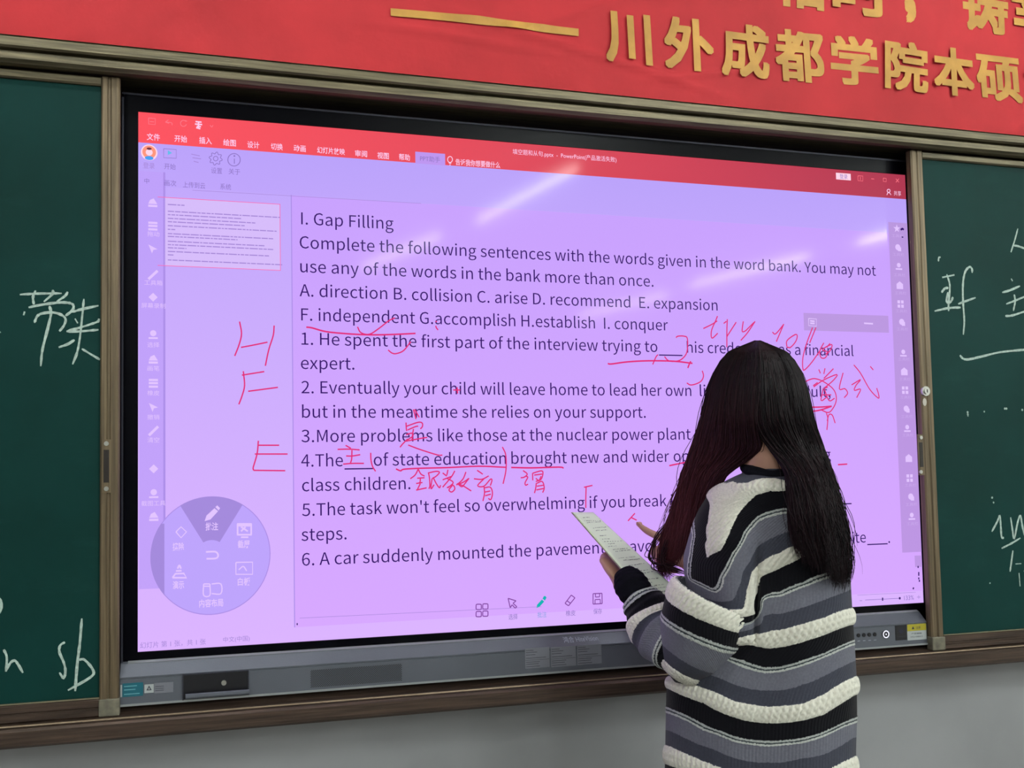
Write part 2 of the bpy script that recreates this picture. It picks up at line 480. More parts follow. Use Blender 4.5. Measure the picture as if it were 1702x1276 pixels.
def gold_char(ch, bx, tilt=0, bold=.029):
    """bx = photograph box (x0, y0, x1, y1) of the character"""
    x0, y0, x1, y1 = bx
    ym, xm = (y0 + y1) / 2, (x0 + x1) / 2
    sl = (x1 - x0) * .045
    X0 = at(x0, ym, -.014)[0]; X1 = at(x1, ym, -.014)[0]
    Z1 = at(xm, y0 + sl, -.014)[2]; Z0 = at(xm, y1 - sl, -.014)[2]
    Vt, Ft = text_mesh(ch)
    mn, mx_ = Vt.min(0) - bold, Vt.max(0) + bold
    gx_, gz_ = np.meshgrid(np.linspace(X0, X1, 14), np.linspace(Z0, Z1, 14)); gx_, gz_ = gx_.ravel(), gz_.ravel()
    gy_ = cloth_y(gx_, gz_); Ac = np.stack([np.ones_like(gx_), gx_ - gx_.mean(), gz_ - gz_.mean()], -1)
    co_, *_ = np.linalg.lstsq(Ac, gy_, rcond=None); lift = (Ac @ co_ - gy_).max()
    vs_, fs = [], []
    ks = [(0, 0)] + [(math.cos(a * PI / 4), math.sin(a * PI / 4)) for a in range(8)]
    for k, (a, b) in enumerate(ks):
        if abs(a) > .6: a = math.copysign(1, a)
        if abs(b) > .6: b = math.copysign(1, b)
        P = (Vt + np.array([a, b]) * bold - mn) / (mx_ - mn)
        P = np.stack([X0 + P[:, 0] * (X1 - X0), Z0 + P[:, 1] * (Z1 - Z0)], -1)
        c = np.array([(X0 + X1) / 2, (Z0 + Z1) / 2]); ct, st = math.cos(tilt), math.sin(tilt)
        P = (P - c) @ np.array([[ct, st], [-st, ct]]) + c
        y = co_[0] + co_[1] * (P[:, 0] - gx_.mean()) + co_[2] * (P[:, 1] - gz_.mean()) - lift - .0018 - k * 2e-5
        base = len(vs_)
        vs_ += [(p[0], yy, p[1]) for p, yy in zip(P, y)]
        fs += [tuple(i_ + base for i_ in t_) for t_ in Ft]
    return mesh_obj('gold_character', vs_, fs, m_gold)


CH = [('川', (1004, 18, 1081, 112), .0), ('外', (1103, 27, 1186, 121), .02), ('成', (1199, 37, 1279, 132), .0), ('都', (1290, 46, 1369, 140), .02), ('学', (1380, 58, 1457, 146), .0),
      ('院', (1466, 69, 1539, 156), -.02), ('本', (1547, 79, 1615, 164), .0), ('硕', (1622, 90, 1696, 173), .0), ('博', (1701, 98, 1768, 184), .0),
      ('恰', (1288, -84, 1376, 18), 0), ('时', (1381, -70, 1475, 31), 0), (',', (1502, -2, 1520, 41), 0), ('铸', (1596, -43, 1676, 58), 0), ('幸', (1682, -34, 1762, 66), 0)]
for ch, bx, tl in CH: A.append(gold_char(ch, bx, tl))
P = [at(648.5, 28.5, -.014), at(961, 61, -.014), at(961, 48.5, -.014), at(648.5, 15.5, -.014)]
vs_, fs = [], []
for k in range(21):
    t = k / 20
    for a, b in ((P[0], P[1]), (P[3], P[2])):
        p = a + (b - a) * t; vs_.append((p[0], float(cloth_y(p[0], p[2])) - .0045, p[2]))
fs = [(2 * k, 2 * k + 2, 2 * k + 3, 2 * k + 1) for k in range(20)]
A.append(mesh_obj('gold_dash', vs_, fs, m_gold))
adopt(bn, A)

# ------------------------------------------------------------------ the interactive display
def scr(name, top, bot=None, axis='Z', lo=1.02, hi=2.11, rough=.08, spec=.025):
    """lit pixels of the display behind anti-glare glass; top/bot = viewing-angle colour shift painted into the emission along one axis"""
    m, nt, p = newmat(name)
    p.inputs['Base Color'].default_value = (.004, .004, .006, 1)
    p.inputs['Roughness'].default_value = rough
    p.inputs['Specular IOR Level'].default_value = spec
    p.inputs['Emission Strength'].default_value = PANEL
    p.inputs['Emission Color'].default_value = lin(top)
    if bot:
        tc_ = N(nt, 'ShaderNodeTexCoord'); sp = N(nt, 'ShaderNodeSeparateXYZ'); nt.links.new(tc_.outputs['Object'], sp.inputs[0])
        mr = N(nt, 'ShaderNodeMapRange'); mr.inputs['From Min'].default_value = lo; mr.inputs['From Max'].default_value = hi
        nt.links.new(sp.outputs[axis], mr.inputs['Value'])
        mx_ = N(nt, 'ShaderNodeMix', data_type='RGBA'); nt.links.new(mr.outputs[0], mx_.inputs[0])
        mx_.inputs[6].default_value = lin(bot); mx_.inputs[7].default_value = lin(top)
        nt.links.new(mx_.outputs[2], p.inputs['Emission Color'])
    return m


SW, SZ0, SZ1 = 1.895, 1.02, 1.02 + 1.895 / 1.74
m_bezel = plain('black_display_frame', (2, 2, 8), .3, 0, .08)
m_rim = plain('dark_grey_metal_rim', (62, 62, 74), .4, .5)
m_bar = plain('grey_metal_bar', (98, 102, 112), .42, .35, .5, bump=.1, bscale=500, var=.04, vscale=4)
m_bar_lip = plain('pale_bar_edge', (165, 170, 172), .35, .5)

dsp = thing('interactive_display', 'large interactive display glowing lilac with an English gap filling slide', 'display', (SW / 2, .03, .925))
A = []
fv = [box(-.028, 0, -.003, .06, 1.0, 2.142), box(SW, SW + .028, -.003, .06, 1.0, 2.142), box(0, SW, -.003, .06, SZ1, 2.142), box(0, SW, -.003, .06, 1.0, SZ0)]
A.append(mesh_obj('bezel', *merge(*fv), m_bezel))
A.append(mesh_obj('rim', *merge(box(-.0315, -.028, -.006, .06, 1.0, 2.135), box(SW + .028, SW + .0315, -.006, .06, 1.0, 2.135), box(-.0315, SW + .0315, -.004, .06, 2.142, 2.146)), m_rim))
# lower bar with speakers and ports
A.append(mesh_obj('front_bar', *extrude_x([(.06, 1.003), (-.004, 1.003), (-.009, 1.0), (-.028, .979), (-.028, .9765), (-.0265, .9755), (-.0265, .9745), (-.028, .9735), (-.028, .927), (.06, .927)], -.0315, 1.871), m_bar))
A.append(mesh_obj('edge_strip', *extrude_x([(-.003, 1.0029), (-.0045, 1.0045), (-.010, 1.0015), (-.009, .9995)], -.018, 1.868), m_bar_lip))  # paler strip paints the highlight line along the bar's top
A.append(mesh_obj('edge_strip', *extrude_x([(-.026, .9275), (-.0295, .9275), (-.0295, .9235), (-.026, .9235)], -.0312, 1.871), m_bar_lip))
adopt(dsp, A)
YF = -.028

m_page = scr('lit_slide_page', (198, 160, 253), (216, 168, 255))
m_side = scr('lit_side_panel', (190, 166, 251), (220, 180, 255))
m_ribbon = scr('lit_ribbon', (186, 162, 250), (194, 166, 252), 'Z', 1.9, 2.06)
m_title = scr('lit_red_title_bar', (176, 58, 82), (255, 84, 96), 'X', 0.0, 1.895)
m_tab = scr('lit_tab', (190, 150, 240))
m_ink = scr('slide_text_ink', (54, 18, 106), rough=.12)
m_pen = scr('red_pen_ink', (226, 46, 122))
m_white_px = scr('white_menu_text', (255, 205, 240))
m_pinkfaint = scr('faint_pink_icon', (255, 120, 135))
m_greytxt = scr('grey_lilac_text', (140, 115, 195))
m_greytxt2 = scr('faint_grey_lilac_text', (165, 135, 215))
m_thumb = scr('lit_thumbnail', (214, 188, 250), (218, 190, 252))
m_redline = scr('thumbnail_red_border', (250, 100, 170))
m_strip = scr('lit_tool_strip', (190, 160, 250), (196, 162, 250))
m_strip_edge = scr('tool_strip_edge', (172, 142, 232))
m_icon = scr('pale_icon', (226, 196, 255))
m_wheel = scr('lit_wheel', (190, 164, 252))
m_wheel2 = scr('lit_wheel_wedge', (164, 138, 220))
m_rstrip = scr('right_tool_strip', (186, 152, 222), (190, 150, 228))
m_teal = scr('teal_icon', (20, 178, 180))
m_outline = scr('outline_icon', (130, 70, 160))
m_orange = scr('orange_avatar', (255, 150, 125)); m_blue = scr('blue_avatar', (70, 160, 245)); m_pale = scr('pale_avatar', (255, 215, 235)); m_brown = scr('brown_avatar', (110, 45, 60))

Y0 = 0.0
scrn = mesh_obj('screen', [(0, Y0, SZ0), (SW, Y0, SZ0), (SW, Y0, SZ1), (0, Y0, SZ1)], [(0, 1, 2, 3)], m_side)
adopt(dsp, [scrn])
SC = []                       # sub-parts of the screen


def rect_px(name, x0, y0, x1, y1, y, mat, z=None, label=None):
    """axis-aligned rectangle on the screen through two opposite photographed corners"""
    a = at(x0, y0, 0); b = at(x1, y1, 0)
    X0, X1 = sorted((a[0], b[0])); Z0, Z1 = sorted((a[2], b[2]))
    o = mesh_obj(name, [(X0, y, Z0), (X1, y, Z0), (X1, y, Z1), (X0, y, Z1)], [(0, 1, 2, 3)], mat)
    if label: o['label'] = label
    SC.append(o); return o


def add(o, label=None):
    if label: o['label'] = label
    SC.append(o); return o


L1, L2, L3, L4, L5 = -.0003, -.0006, -.0009, -.0012, -.0015
zt1 = at(230, 236.5, 0)[2]
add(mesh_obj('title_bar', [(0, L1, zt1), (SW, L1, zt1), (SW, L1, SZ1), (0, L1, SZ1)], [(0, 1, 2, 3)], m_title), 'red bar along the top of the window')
rz = at(487, 324, 0)[2]
add(mesh_obj('ribbon', [(0, L1, rz), (SW, L1, rz), (SW, L1, zt1), (0, L1, zt1)], [(0, 1, 2, 3)], m_ribbon))
px0 = at(487, 600, 0)[0]; sb = at(1000, 1034, 0)[2]
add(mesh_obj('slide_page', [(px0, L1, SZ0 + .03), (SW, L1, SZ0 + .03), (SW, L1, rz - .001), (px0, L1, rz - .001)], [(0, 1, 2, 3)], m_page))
add(mesh_obj('divider', [(px0 - .002, L2, SZ0 + .03), (px0, L2, SZ0 + .03), (px0, L2, rz), (px0 - .002, L2, rz)], [(0, 1, 2, 3)], m_strip_edge))
a = at(690, 252, 0); b = at(740, 280, 0)
add(mesh_obj('open_tab', [(a[0], L2, zt1 - .001), (b[0], L2, zt1 - .001), (b[0], L2, a[2]), (a[0], L2, a[2])], [(0, 1, 2, 3)], m_tab), 'lilac tab standing out of the red bar')


def txt(s, x0, x1, yc, h, mat, y=L4, name='caption', bold=0.0):
    """caption between two photographed x positions; h = letter height in metres"""
    a = at(x0, yc, 0); b = at(x1, yc, 0); zc = at((x0 + x1) / 2, yc, 0)[2]
    return add(mesh_obj(name, *fit_text(s, a[0], b[0], zc - h / 2, zc + h / 2, y, bold), mat))


for s, x0, x1, yc in [('文件', 244, 266, 228), ('开始', 290, 311, 231), ('插入', 331, 352, 234), ('绘图', 371, 392, 237.5), ('设计', 411, 431, 241), ('切换', 450, 470, 244),
                      ('动画', 488, 508, 247), ('幻灯片放映', 527, 573, 251), ('审阅', 590, 610, 255.5), ('视图', 627, 646, 259), ('帮助', 663, 681, 261.5)]:
    txt(s, x0, x1, yc, .0145, m_white_px, bold=.012)
txt('PPT助手', 698, 731, 264.5, .013, m_greytxt)
txt('告诉我你想要做什么', 757, 831, 272, .0145, m_white_px, bold=.012)
txt('填空题和从句.pptx  -  PowerPoint(产品激活失败)', 852, 1024, 259.5, .0145, m_white_px)
rect_px('sign_in_button', 1389, 287, 1414, 300, L2, m_pale)
txt('登录', 1395, 1408, 293.5, .012, m_greytxt)
txt('共享', 1485, 1497, 321.5, .013, m_white_px)
# small line icons
K1 = (0, 0, 1.0)


def icon(name, data, wd, mat, y=L4, T=K1):
    o = strokes(name, T, data, wd, y, mat, None); SC.append(o); return o


def circ(cx_, cy_, r, n=14, a0=0, a1=2 * PI, ry=None):
    ry = ry or r
    return [(cx_ + r * math.cos(a0 + (a1 - a0) * k / n), cy_ + ry * math.sin(a0 + (a1 - a0) * k / n)) for k in range(n + 1)]


icon('bulb_icon', [circ(748, 265, 4, ry=5), [(746, 271), (750, 271.5)], [(747, 274), (749, 274)]], .0018, m_white_px)
icon('title_icons', [[(247, 196), (258, 197), (258, 207), (247, 206), (247, 196)], [(249, 202), (256, 202.5)], [(275, 203), (280, 199)], [(275, 203), (281, 205)], [(276, 203), (285, 204), (286, 208)],
     circ(305, 205, 5, 12, .3, 5.6), [(308, 200), (311, 202)]], .0016, m_pinkfaint)
icon('title_icons', [[(325, 202), (335, 203)], [(324, 206), (336, 207)], [(327, 210), (334, 210.5)], [(330, 203), (330, 213)], [(326, 212), (333, 214)]], .003, m_white_px)
icon('title_icons', [[(349, 208), (352, 211), (354, 208)], [(1426, 292), (1434, 292.5), (1434, 301), (1426, 300), (1426, 292)], [(1430, 294), (1430, 299)], [(1448, 297), (1453, 297.5)],
     [(1468, 296), (1473, 296.5), (1473, 302), (1468, 301.5), (1468, 296)], [(1489, 297), (1494, 303)], [(1494, 297), (1489, 303)]], .0016, m_pinkfaint)
icon('share_icon', [circ(1477, 317, 2.5), [(1474, 324), (1476, 320), (1479, 321), (1481, 324)]], .002, m_white_px)
# ribbon content
zz = at(248, 253, 0)


def blob(name, cx_, cy_, r, mat, y, sx=1.0, sz=1.0, a0=0, a1=2 * PI, n=24):
    c = at(cx_, cy_, 0); v, f = disc((c[0], c[2]), r * sx, y, n, 0, a0, a1, r * sz); return add(mesh_obj(name, v, f, mat))


blob('avatar', 248, 253.5, .0165, m_pale, L2); blob('avatar_ring', 248, 253, .0135, m_orange, L3); blob('avatar_face', 248, 253.5, .0068, m_pale, L4)
blob('avatar_hair', 248, 247.5, .005, m_brown, L5, 1, .5); blob('avatar_shirt', 248, 263, .0085, m_blue, L5, 1, .5)
txt('登录', 238, 257, 275.5, .0125, m_greytxt2)
icon('play_frame', [[(272, 247), (293, 248.5), (293, 263), (272, 262), (272, 247)]], .0012, m_greytxt)
a = at(279, 250, 0); b = at(279, 258, 0); c = at(286, 254.5, 0)
add(mesh_obj('play_triangle', [(a[0], L4, a[2]), (b[0], L4, b[2]), (c[0], L4, c[2])], [(0, 1, 2)], scr('aqua_icon', (100, 190, 235))))
txt('开始', 273, 292, 277, .0125, m_greytxt)
icon('gear_icon', [[(358.5 + (9.5 + 1.6 * math.sin(8 * t)) * math.cos(t), 263.5 + (9.5 + 1.6 * math.sin(8 * t)) * math.sin(t)) for t in [2 * PI * k / 40 for k in range(41)]], circ(358.5, 263.5, 3.8)], .0014, m_greytxt)
icon('info_icon', [circ(389, 265.5, 10.3, 24), [(389.5, 263.5), (389.5, 272)]], .0016, m_greytxt); blob('info_dot', 389.5, 259.5, .0018, m_greytxt, L4)
icon('faint_icons', [[(318, 256), (332, 259)], [(320, 262), (334, 264)], [(322, 268), (330, 270)]], .0015, m_greytxt2)
txt('设置', 351, 369, 284, .0125, m_greytxt); txt('关于', 380, 399, 285.5, .0125, m_greytxt)
txt('中', 240, 248, 301, .011, m_greytxt); txt('画次', 273, 293, 304.5, .0125, m_greytxt); txt('上传到云', 304, 341, 308, .0125, m_greytxt); txt('系统', 366, 384, 310.5, .0125, m_greytxt)
icon('thin_line', [[(320, 316), (700, 338)], [(560, 331), (1100, 364)]][:1], .0009, m_greytxt2)
# left tool strip, thumbnail
o = rect_px('tool_strip', 232, 284, 274, 977, L2, m_strip)
a0_ = at(233, 284, 0)[2]; a1_ = at(232, 977, 0)[2]; xx = at(274, 600, 0)[0]
add(mesh_obj('strip_shadow', [(xx - .003, L3, a1_), (xx + .001, L3, a1_), (xx + .001, L3, a0_), (xx - .003, L3, a0_)], [(0, 1, 2, 3)], m_strip_edge))
ta = at(262, 327, 0); tb = at(466.5, 450, 0)
add(mesh_obj('slide_thumbnail', [(xx, L3, tb[2]), (tb[0], L3, tb[2]), (tb[0], L3, ta[2]), (xx, L3, ta[2])], [(0, 1, 2, 3)], m_thumb))
bw = .0012
add(mesh_obj('thumbnail_border', *merge(*[([(x0, L4, z0), (x1, L4, z0), (x1, L4, z1), (x0, L4, z1)], [(0, 1, 2, 3)]) for x0, x1, z0, z1 in
    [(ta[0], tb[0], ta[2] - bw, ta[2]), (ta[0], tb[0], tb[2], tb[2] + bw), (tb[0] - bw, tb[0], tb[2], ta[2])]]), m_redline))
rows = [(.0, .09), (.012, .62), (.018, .40), (.0245, .48), (.0305, .42), (.0375, .60), (.044, .04), (.0515, .58), (.0565, .38), (.065, .53), (.071, .58), (.0765, .1), (.083, .56), (.089, .03), (.098, .63)]
vv = []
for dz, ln in rows:
    z = ta[2] - .016 - dz * 1.17; x = xx + .006
    end = x + ln * .37
    while x < end:
        l = random.uniform(.004, .018); vv.append(([(x, L4, z), (min(x + l, end), L4, z), (min(x + l, end), L4, z + .0022), (x, L4, z + .0022)], [(0, 1, 2, 3)])); x += l + .0018
o = add(mesh_obj('thumbnail_text', *merge(*vv), m_greytxt2)); o['kind'] = 'stuff'


def strip_icons(cx0, cy0, cx1, ys, sc=1.0, mat=None, T=1):
    for k, yy in enumerate(ys):
        t = (yy - cy0) / 600.0
        x = cx0 + (cx1 - cx0) * t
        c = at(x, yy, 0); cx_, cz = c[0], c[2]
        s = .009 * sc
        k = k % 6
        if k == 0: d = merge(*[([(cx_ - s, L4, cz - s), (cx_ + s, L4, cz - s), (cx_ + s, L4, cz - s * .5), (cx_ - s, L4, cz - s * .5)], [(0, 1, 2, 3)]),
                               ([(cx_ - s, L4, cz - s * .3), (cx_ + s, L4, cz - s * .3), (cx_ + s * .2, L4, cz + s), (cx_ - s * .6, L4, cz + s * .6)], [(0, 1, 2, 3)])])
        elif k == 1: d = merge(*[([(cx_ - s, L4, z0), (cx_ + s, L4, z0), (cx_ + s, L4, z1), (cx_ - s, L4, z1)], [(0, 1, 2, 3)]) for z0, z1 in ((cz + s * .5, cz + s), (cz - s * .2, cz + s * .3), (cz - s, cz - s * .5))])
        elif k == 2: d = ([(cx_ - s, L4, cz + s), (cx_ - s * .2, L4, cz - s), (cx_ + s * .1, L4, cz - s * .2), (cx_ + s, L4, cz)], [(0, 1, 2, 3)])
        elif k == 3: d = ribbon([(cx_ - s, cz - s), (cx_ + s, cz + s)], s * .6, L4)
        elif k == 4: d = ([(cx_ - s, L4, cz), (cx_, L4, cz - s), (cx_ + s, L4, cz), (cx_, L4, cz + s)], [(0, 1, 2, 3)])
        else: d = merge(disc((cx_, cz + s * .3), s * .7, L4, 12), ([(cx_ - s, L4, cz - s), (cx_ + s, L4, cz - s), (cx_ + s, L4, cz - s * .6), (cx_ - s, L4, cz - s * .6)], [(0, 1, 2, 3)]))
        add(mesh_obj('tool_icon', *d, mat))


strip_icons(254, 338, 256, [337, 376, 414, 457, 494, 556, 597, 637, 677, 716, 779, 820, 858], 1.0, m_icon)
for yy, s in ((389, '拖动'), (470, '工具箱'), (508, '屏幕录制'), (573, '选择'), (612, '画笔'), (653, '橡皮'), (693, '撤销'), (731, '清空'), (836, '截图工具')):
    w_ = 5 * len(s)
    txt(s, 255 - w_, 255 + w_, yy, .0105, m_icon)
# right tool strip and floating bar
zA = at(1476, 369, 0); zB = at(1502, 918, 0)
add(mesh_obj('right_tool_strip', [(zA[0], L2, zB[2]), (SW, L2, zB[2]), (SW, L2, zA[2]), (zA[0], L2, zA[2])], [(0, 1, 2, 3)], m_rstrip))
for k, yy in enumerate([380, 411, 442, 474, 505, 535, 586, 617, 648, 679, 711, 761, 794, 825, 857]):
    x = 1490 + (yy - 380) * .052; c = at(x, yy, 0); s = .010
    if k == 0:
        vs_ = [(c[0] + (s * 1.1 if i % 2 == 0 else s * .45) * math.sin(i * PI / 5), L4, c[2] + (s * 1.1 if i % 2 == 0 else s * .45) * math.cos(i * PI / 5)) for i in range(10)]
        add(mesh_obj('star_icon', vs_, [tuple(range(10))], m_icon)); continue
    kk = k % 4
    if kk == 0: d = merge(*[([(c[0] + a, L4, c[2] + b), (c[0] + a + s * .8, L4, c[2] + b), (c[0] + a + s * .8, L4, c[2] + b + s * .8), (c[0] + a, L4, c[2] + b + s * .8)], [(0, 1, 2, 3)]) for a in (-s, .1 * s) for b in (-s, .1 * s)])
    elif kk == 1: d = merge(disc((c[0], c[2]), s * .8, L4, 14), ([(c[0], L4, c[2] - s), (c[0] + s, L4, c[2] - s), (c[0] + s, L4, c[2]), (c[0], L4, c[2])], [(0, 1, 2, 3)]))
    elif kk == 2: d = merge(disc((c[0], c[2] + s * .2), s * .6, L4, 12), ([(c[0] - s, L4, c[2] - s), (c[0] + s, L4, c[2] - s), (c[0] + s, L4, c[2] - s * .6), (c[0] - s, L4, c[2] - s * .6)], [(0, 1, 2, 3)]))
    else: d = ([(c[0] - s, L4, c[2] - s), (c[0] + s, L4, c[2] - s), (c[0] + s, L4, c[2] + s * .3), (c[0], L4, c[2] + s), (c[0] - s, L4, c[2] + s * .3)], [(0, 1, 2, 3, 4)])
    add(mesh_obj('tool_icon', *d, m_icon))
for yy in (392, 423, 457, 487, 517, 547, 597, 630, 660, 692, 723, 806, 838, 870):
    x = 1490 + (yy - 380) * .052
    txt('工具栏', x - 9, x + 10, yy, .008, scr('strip_caption', (202, 170, 236)) if yy == 392 else bpy.data.materials['strip_caption'])
add(mesh_obj('scroll_thumb', [(SW - .022, L3, at(1524, 942, 0)[2]), (SW - .002, L3, at(1524, 942, 0)[2]), (SW - .002, L3, at(1524, 923, 0)[2]), (SW - .022, L3, at(1524, 923, 0)[2])], [(0, 1, 2, 3)], m_rstrip))
icon('scroll_arrows', [[(1497, 382), (1500, 380), (1502, 382)], [(1500, 393), (1500, 395)], [(1525, 942), (1527, 942)], [(1526, 952), (1528, 952)], [(1526, 955), (1528, 955)], [(1526, 961), (1528, 961)], [(1527, 965), (1529, 965)], [(1517, 977), (1519, 978)]], .005, m_ink)
rect_px('floating_bar', 1335, 520, 1477, 553, L3, m_rstrip)
icon('floating_bar_icon', [[(1344, 529), (1357, 530), (1357, 542), (1344, 541), (1344, 529)]], .002, m_icon)
icon('floating_bar_icon', [[(1346.5, 533), (1354, 534)], [(1346.5, 537), (1354, 537.5)], [(1436, 537), (1451, 538)]], .004, m_icon)
# wheel menu
wc = at(352, 921.5, 0); wl = at(250, 921, 0); wr_ = (at(449.5, 921, 0)[0] - wl[0]) / 2; wcx = (at(449.5, 921, 0)[0] + wl[0]) / 2
wcz = (at(350, 823, 0)[2] + at(352, 1023, 0)[2]) / 2
add(mesh_obj('menu_wheel', *disc((wcx, wcz), wr_, L5, 64), m_wheel), 'round translucent menu at lower left')
v, f = disc((wcx, wcz), wr_, L5 - .0001, 64, 0); ring = [(x, y, z) for x, y, z in v] + [(wcx + (x - wcx) * .985, y, wcz + (z - wcz) * .985) for x, y, z in v]
add(mesh_obj('wheel_rim', ring, [(k, (k + 1) % 64, 64 + (k + 1) % 64, 64 + k) for k in range(64)], m_strip_edge))
L6, L7 = -.0018, -.0021
a0, a1 = math.radians(58), math.radians(121)
arc = [(wcx + wr_ * math.cos(a0 + (a1 - a0) * k / 16), L6, wcz + wr_ * math.sin(a0 + (a1 - a0) * k / 16)) for k in range(17)]
ri = wr_ * .26
arc += [(wcx + ri * math.cos(a1 + (a0 - a1) * k / 6), L6, wcz + ri * math.sin(a1 + (a0 - a1) * k / 6)) for k in range(7)]
add(mesh_obj('wheel_wedge', arc, [tuple(range(len(arc)))], m_wheel2), 'darker wedge of the round menu')
# strip seen through the wheel
zq = [-.62, .62]
pts = []
for k in range(17):
    t = math.radians(146 + (219 - 146) * k / 16); pts.append((wcx + wr_ * math.cos(t), L6, wcz + wr_ * math.sin(t)))
xs_ = xx - .001
pts = [p for p in pts if p[0] < xs_]
pts = [(xs_, L6, pts[0][2])] + pts + [(xs_, L6, pts[-1][2])]
add(mesh_obj('wheel_strip_overlap', pts, [tuple(range(len(pts)))], m_wheel2))
TW = (220, 800, 5.316)
add(mesh_obj('pencil_icon', *merge(*[([tuple(np.array([at(220 + x / 5.316, 800 + y / 5.316, 0)[0], L7, at(220 + x / 5.316, 800 + y / 5.316, 0)[2]])) for x, y in poly], [tuple(range(len(poly)))]) for poly in
    ([(725, 235), (757, 262), (690, 335), (638, 350), (655, 300)], [(733, 225), (750, 210), (775, 235), (762, 255)])]), m_icon))
txt('批注', 341.5, 362.5, 874.5, .0165, m_icon, L7, bold=.02)
for s, x0, x1, yc in (('擦除', 287, 306, 908), ('截屏', 395, 415, 904), ('白板', 395, 416, 966), ('演示', 287, 306, 971.5), ('内容布局', 331, 371, 1001.5)):
    txt(s, x0, x1, yc, .0165, m_icon, L7, bold=.02)
icon('back_icon', [[(650, 622), (730, 620), (755, 640), (755, 665), (730, 680), (655, 682)]], .0035, m_icon, L7, TW)
icon('eraser_icon', [[(385, 445), (430, 400), (478, 445), (430, 497), (385, 445)]], .0025, m_icon, L7, TW)
icon('screen_icon', [[(925, 375), (1055, 375)], [(925, 390), (1055, 390)], [(925, 470), (1055, 470)], [(930, 375), (930, 470)], [(1050, 375), (1050, 470)], [(960, 492), (1025, 492)], [(960, 400), (1020, 440)], [(960, 440), (1000, 400)]], .0035, m_icon, L7, TW)
icon('board_icon', [[(915, 715), (1062, 712), (1062, 820), (915, 820), (915, 715)], [(940, 780), (980, 750), (1010, 790)]], .0025, m_icon, L7, TW)
icon('podium_icon', [[(400, 770), (415, 740), (430, 770)], [(355, 850), (380, 815), (455, 812), (480, 850), (355, 850)], [(385, 790), (435, 788)]], .0035, m_icon, L7, TW)
icon('layout_icon', [[(630, 905), (685, 905)], [(630, 925), (685, 925)], [(630, 905), (630, 1005), (685, 1005), (685, 905)], [(700, 905), (782, 905), (782, 990), (700, 990)]], .0025, m_icon, L7, TW)
# bottom captions and tool bar
txt('幻灯片 第 1 张，共 1 张', 233, 342, 1069, .0125, m_greytxt2); txt('中文(中国)', 371, 415, 1062, .0125, m_greytxt2)
txt('133%', 1502, 1518, 993, .011, m_greytxt); icon('zoom_slider', [[(1438, 997), (1495, 994)], [(1429, 998), (1433, 998)]], .0012, m_greytxt)
icon('zoom_slider', [[(1467, 993), (1467, 998)], [(1494, 994), (1497, 994)], [(1495.5, 992), (1495.5, 996)]], .004, m_ink)
icon('scroll_line', [[(498, 1027), (900, 1008)]], .0009, m_greytxt2); icon('scroll_line', [[(1425, 989), (1522, 984)]], .0009, m_greytxt2); icon('scroll_line', [[(493, 1037), (495, 1037)]], .004, m_ink)
icon('fit_icon', [[(1524, 992), (1530, 992)], [(1527, 989), (1527, 995)]], .001, m_greytxt)
TB = (780, 980, 6.079)
for (x, y) in ((95, 172), (162, 168), (95, 245), (162, 240)):
    q = 26; icon('grid_icon', [[(x - q, y - q + 8), (x - q + 8, y - q), (x + q - 8, y - q), (x + q, y - q + 8), (x + q, y + q - 8), (x + q - 8, y + q), (x - q + 8, y + q), (x - q, y + q - 8), (x - q, y - q + 8)]], .0022, m_outline, L4, TB)


def poly_icon(name, pts, wd, mat, T):
    parts = []
    for a, b in zip(pts, pts[1:]):
        p = at(T[0] + a[0] / T[2], T[1] + a[1] / T[2], 0); q = at(T[0] + b[0] / T[2], T[1] + b[1] / T[2], 0)
        parts.append(ribbon([(p[0], p[2]), (q[0], q[2])], wd, L4))
    add(mesh_obj(name, *merge(*parts), mat))


poly_icon('cursor_icon', [(390, 85), (470, 110), (440, 135), (478, 170), (462, 185), (430, 150), (412, 180), (390, 85)], .0022, m_outline, TB)
poly_icon('eraser_icon', [(965, 135), (1028, 52), (1065, 80), (1000, 160), (965, 135)], .0022, m_outline, TB); poly_icon('eraser_icon', [(985, 110), (1020, 135)], .0022, m_outline, TB)
poly_icon('save_icon', [(1248, 38), (1338, 34), (1340, 138), (1248, 143), (1248, 38)], .0022, m_outline, TB)
poly_icon('save_icon', [(1272, 38), (1272, 72), (1314, 70), (1314, 36)], .002, m_outline, TB); poly_icon('save_icon', [(1268, 142), (1268, 98), (1320, 95), (1322, 138)], .002, m_outline, TB)


def poly_fill(pts, T, y=L4):
    return [(at(T[0] + x / T[2], T[1] + z / T[2], 0)[0], y, at(T[0] + x / T[2], T[1] + z / T[2], 0)[2]) for x, z in pts], [tuple(range(len(pts)))]


add(mesh_obj('pen_icon', *merge(poly_fill([(678, 182), (682, 150), (732, 96), (755, 118), (705, 172)], TB), poly_fill([(738, 88), (752, 62), (768, 62), (778, 78), (762, 108)], TB)), m_teal))
txt('选择', 845, 860, 1024.5, .0125, m_greytxt); txt('批注', 893, 908, 1021, .0125, scr('pale_teal_text', (120, 160, 225))); txt('橡皮', 940, 956, 1018.5, .0125, m_greytxt); txt('保存', 986, 1000, 1015.5, .0125, m_greytxt)

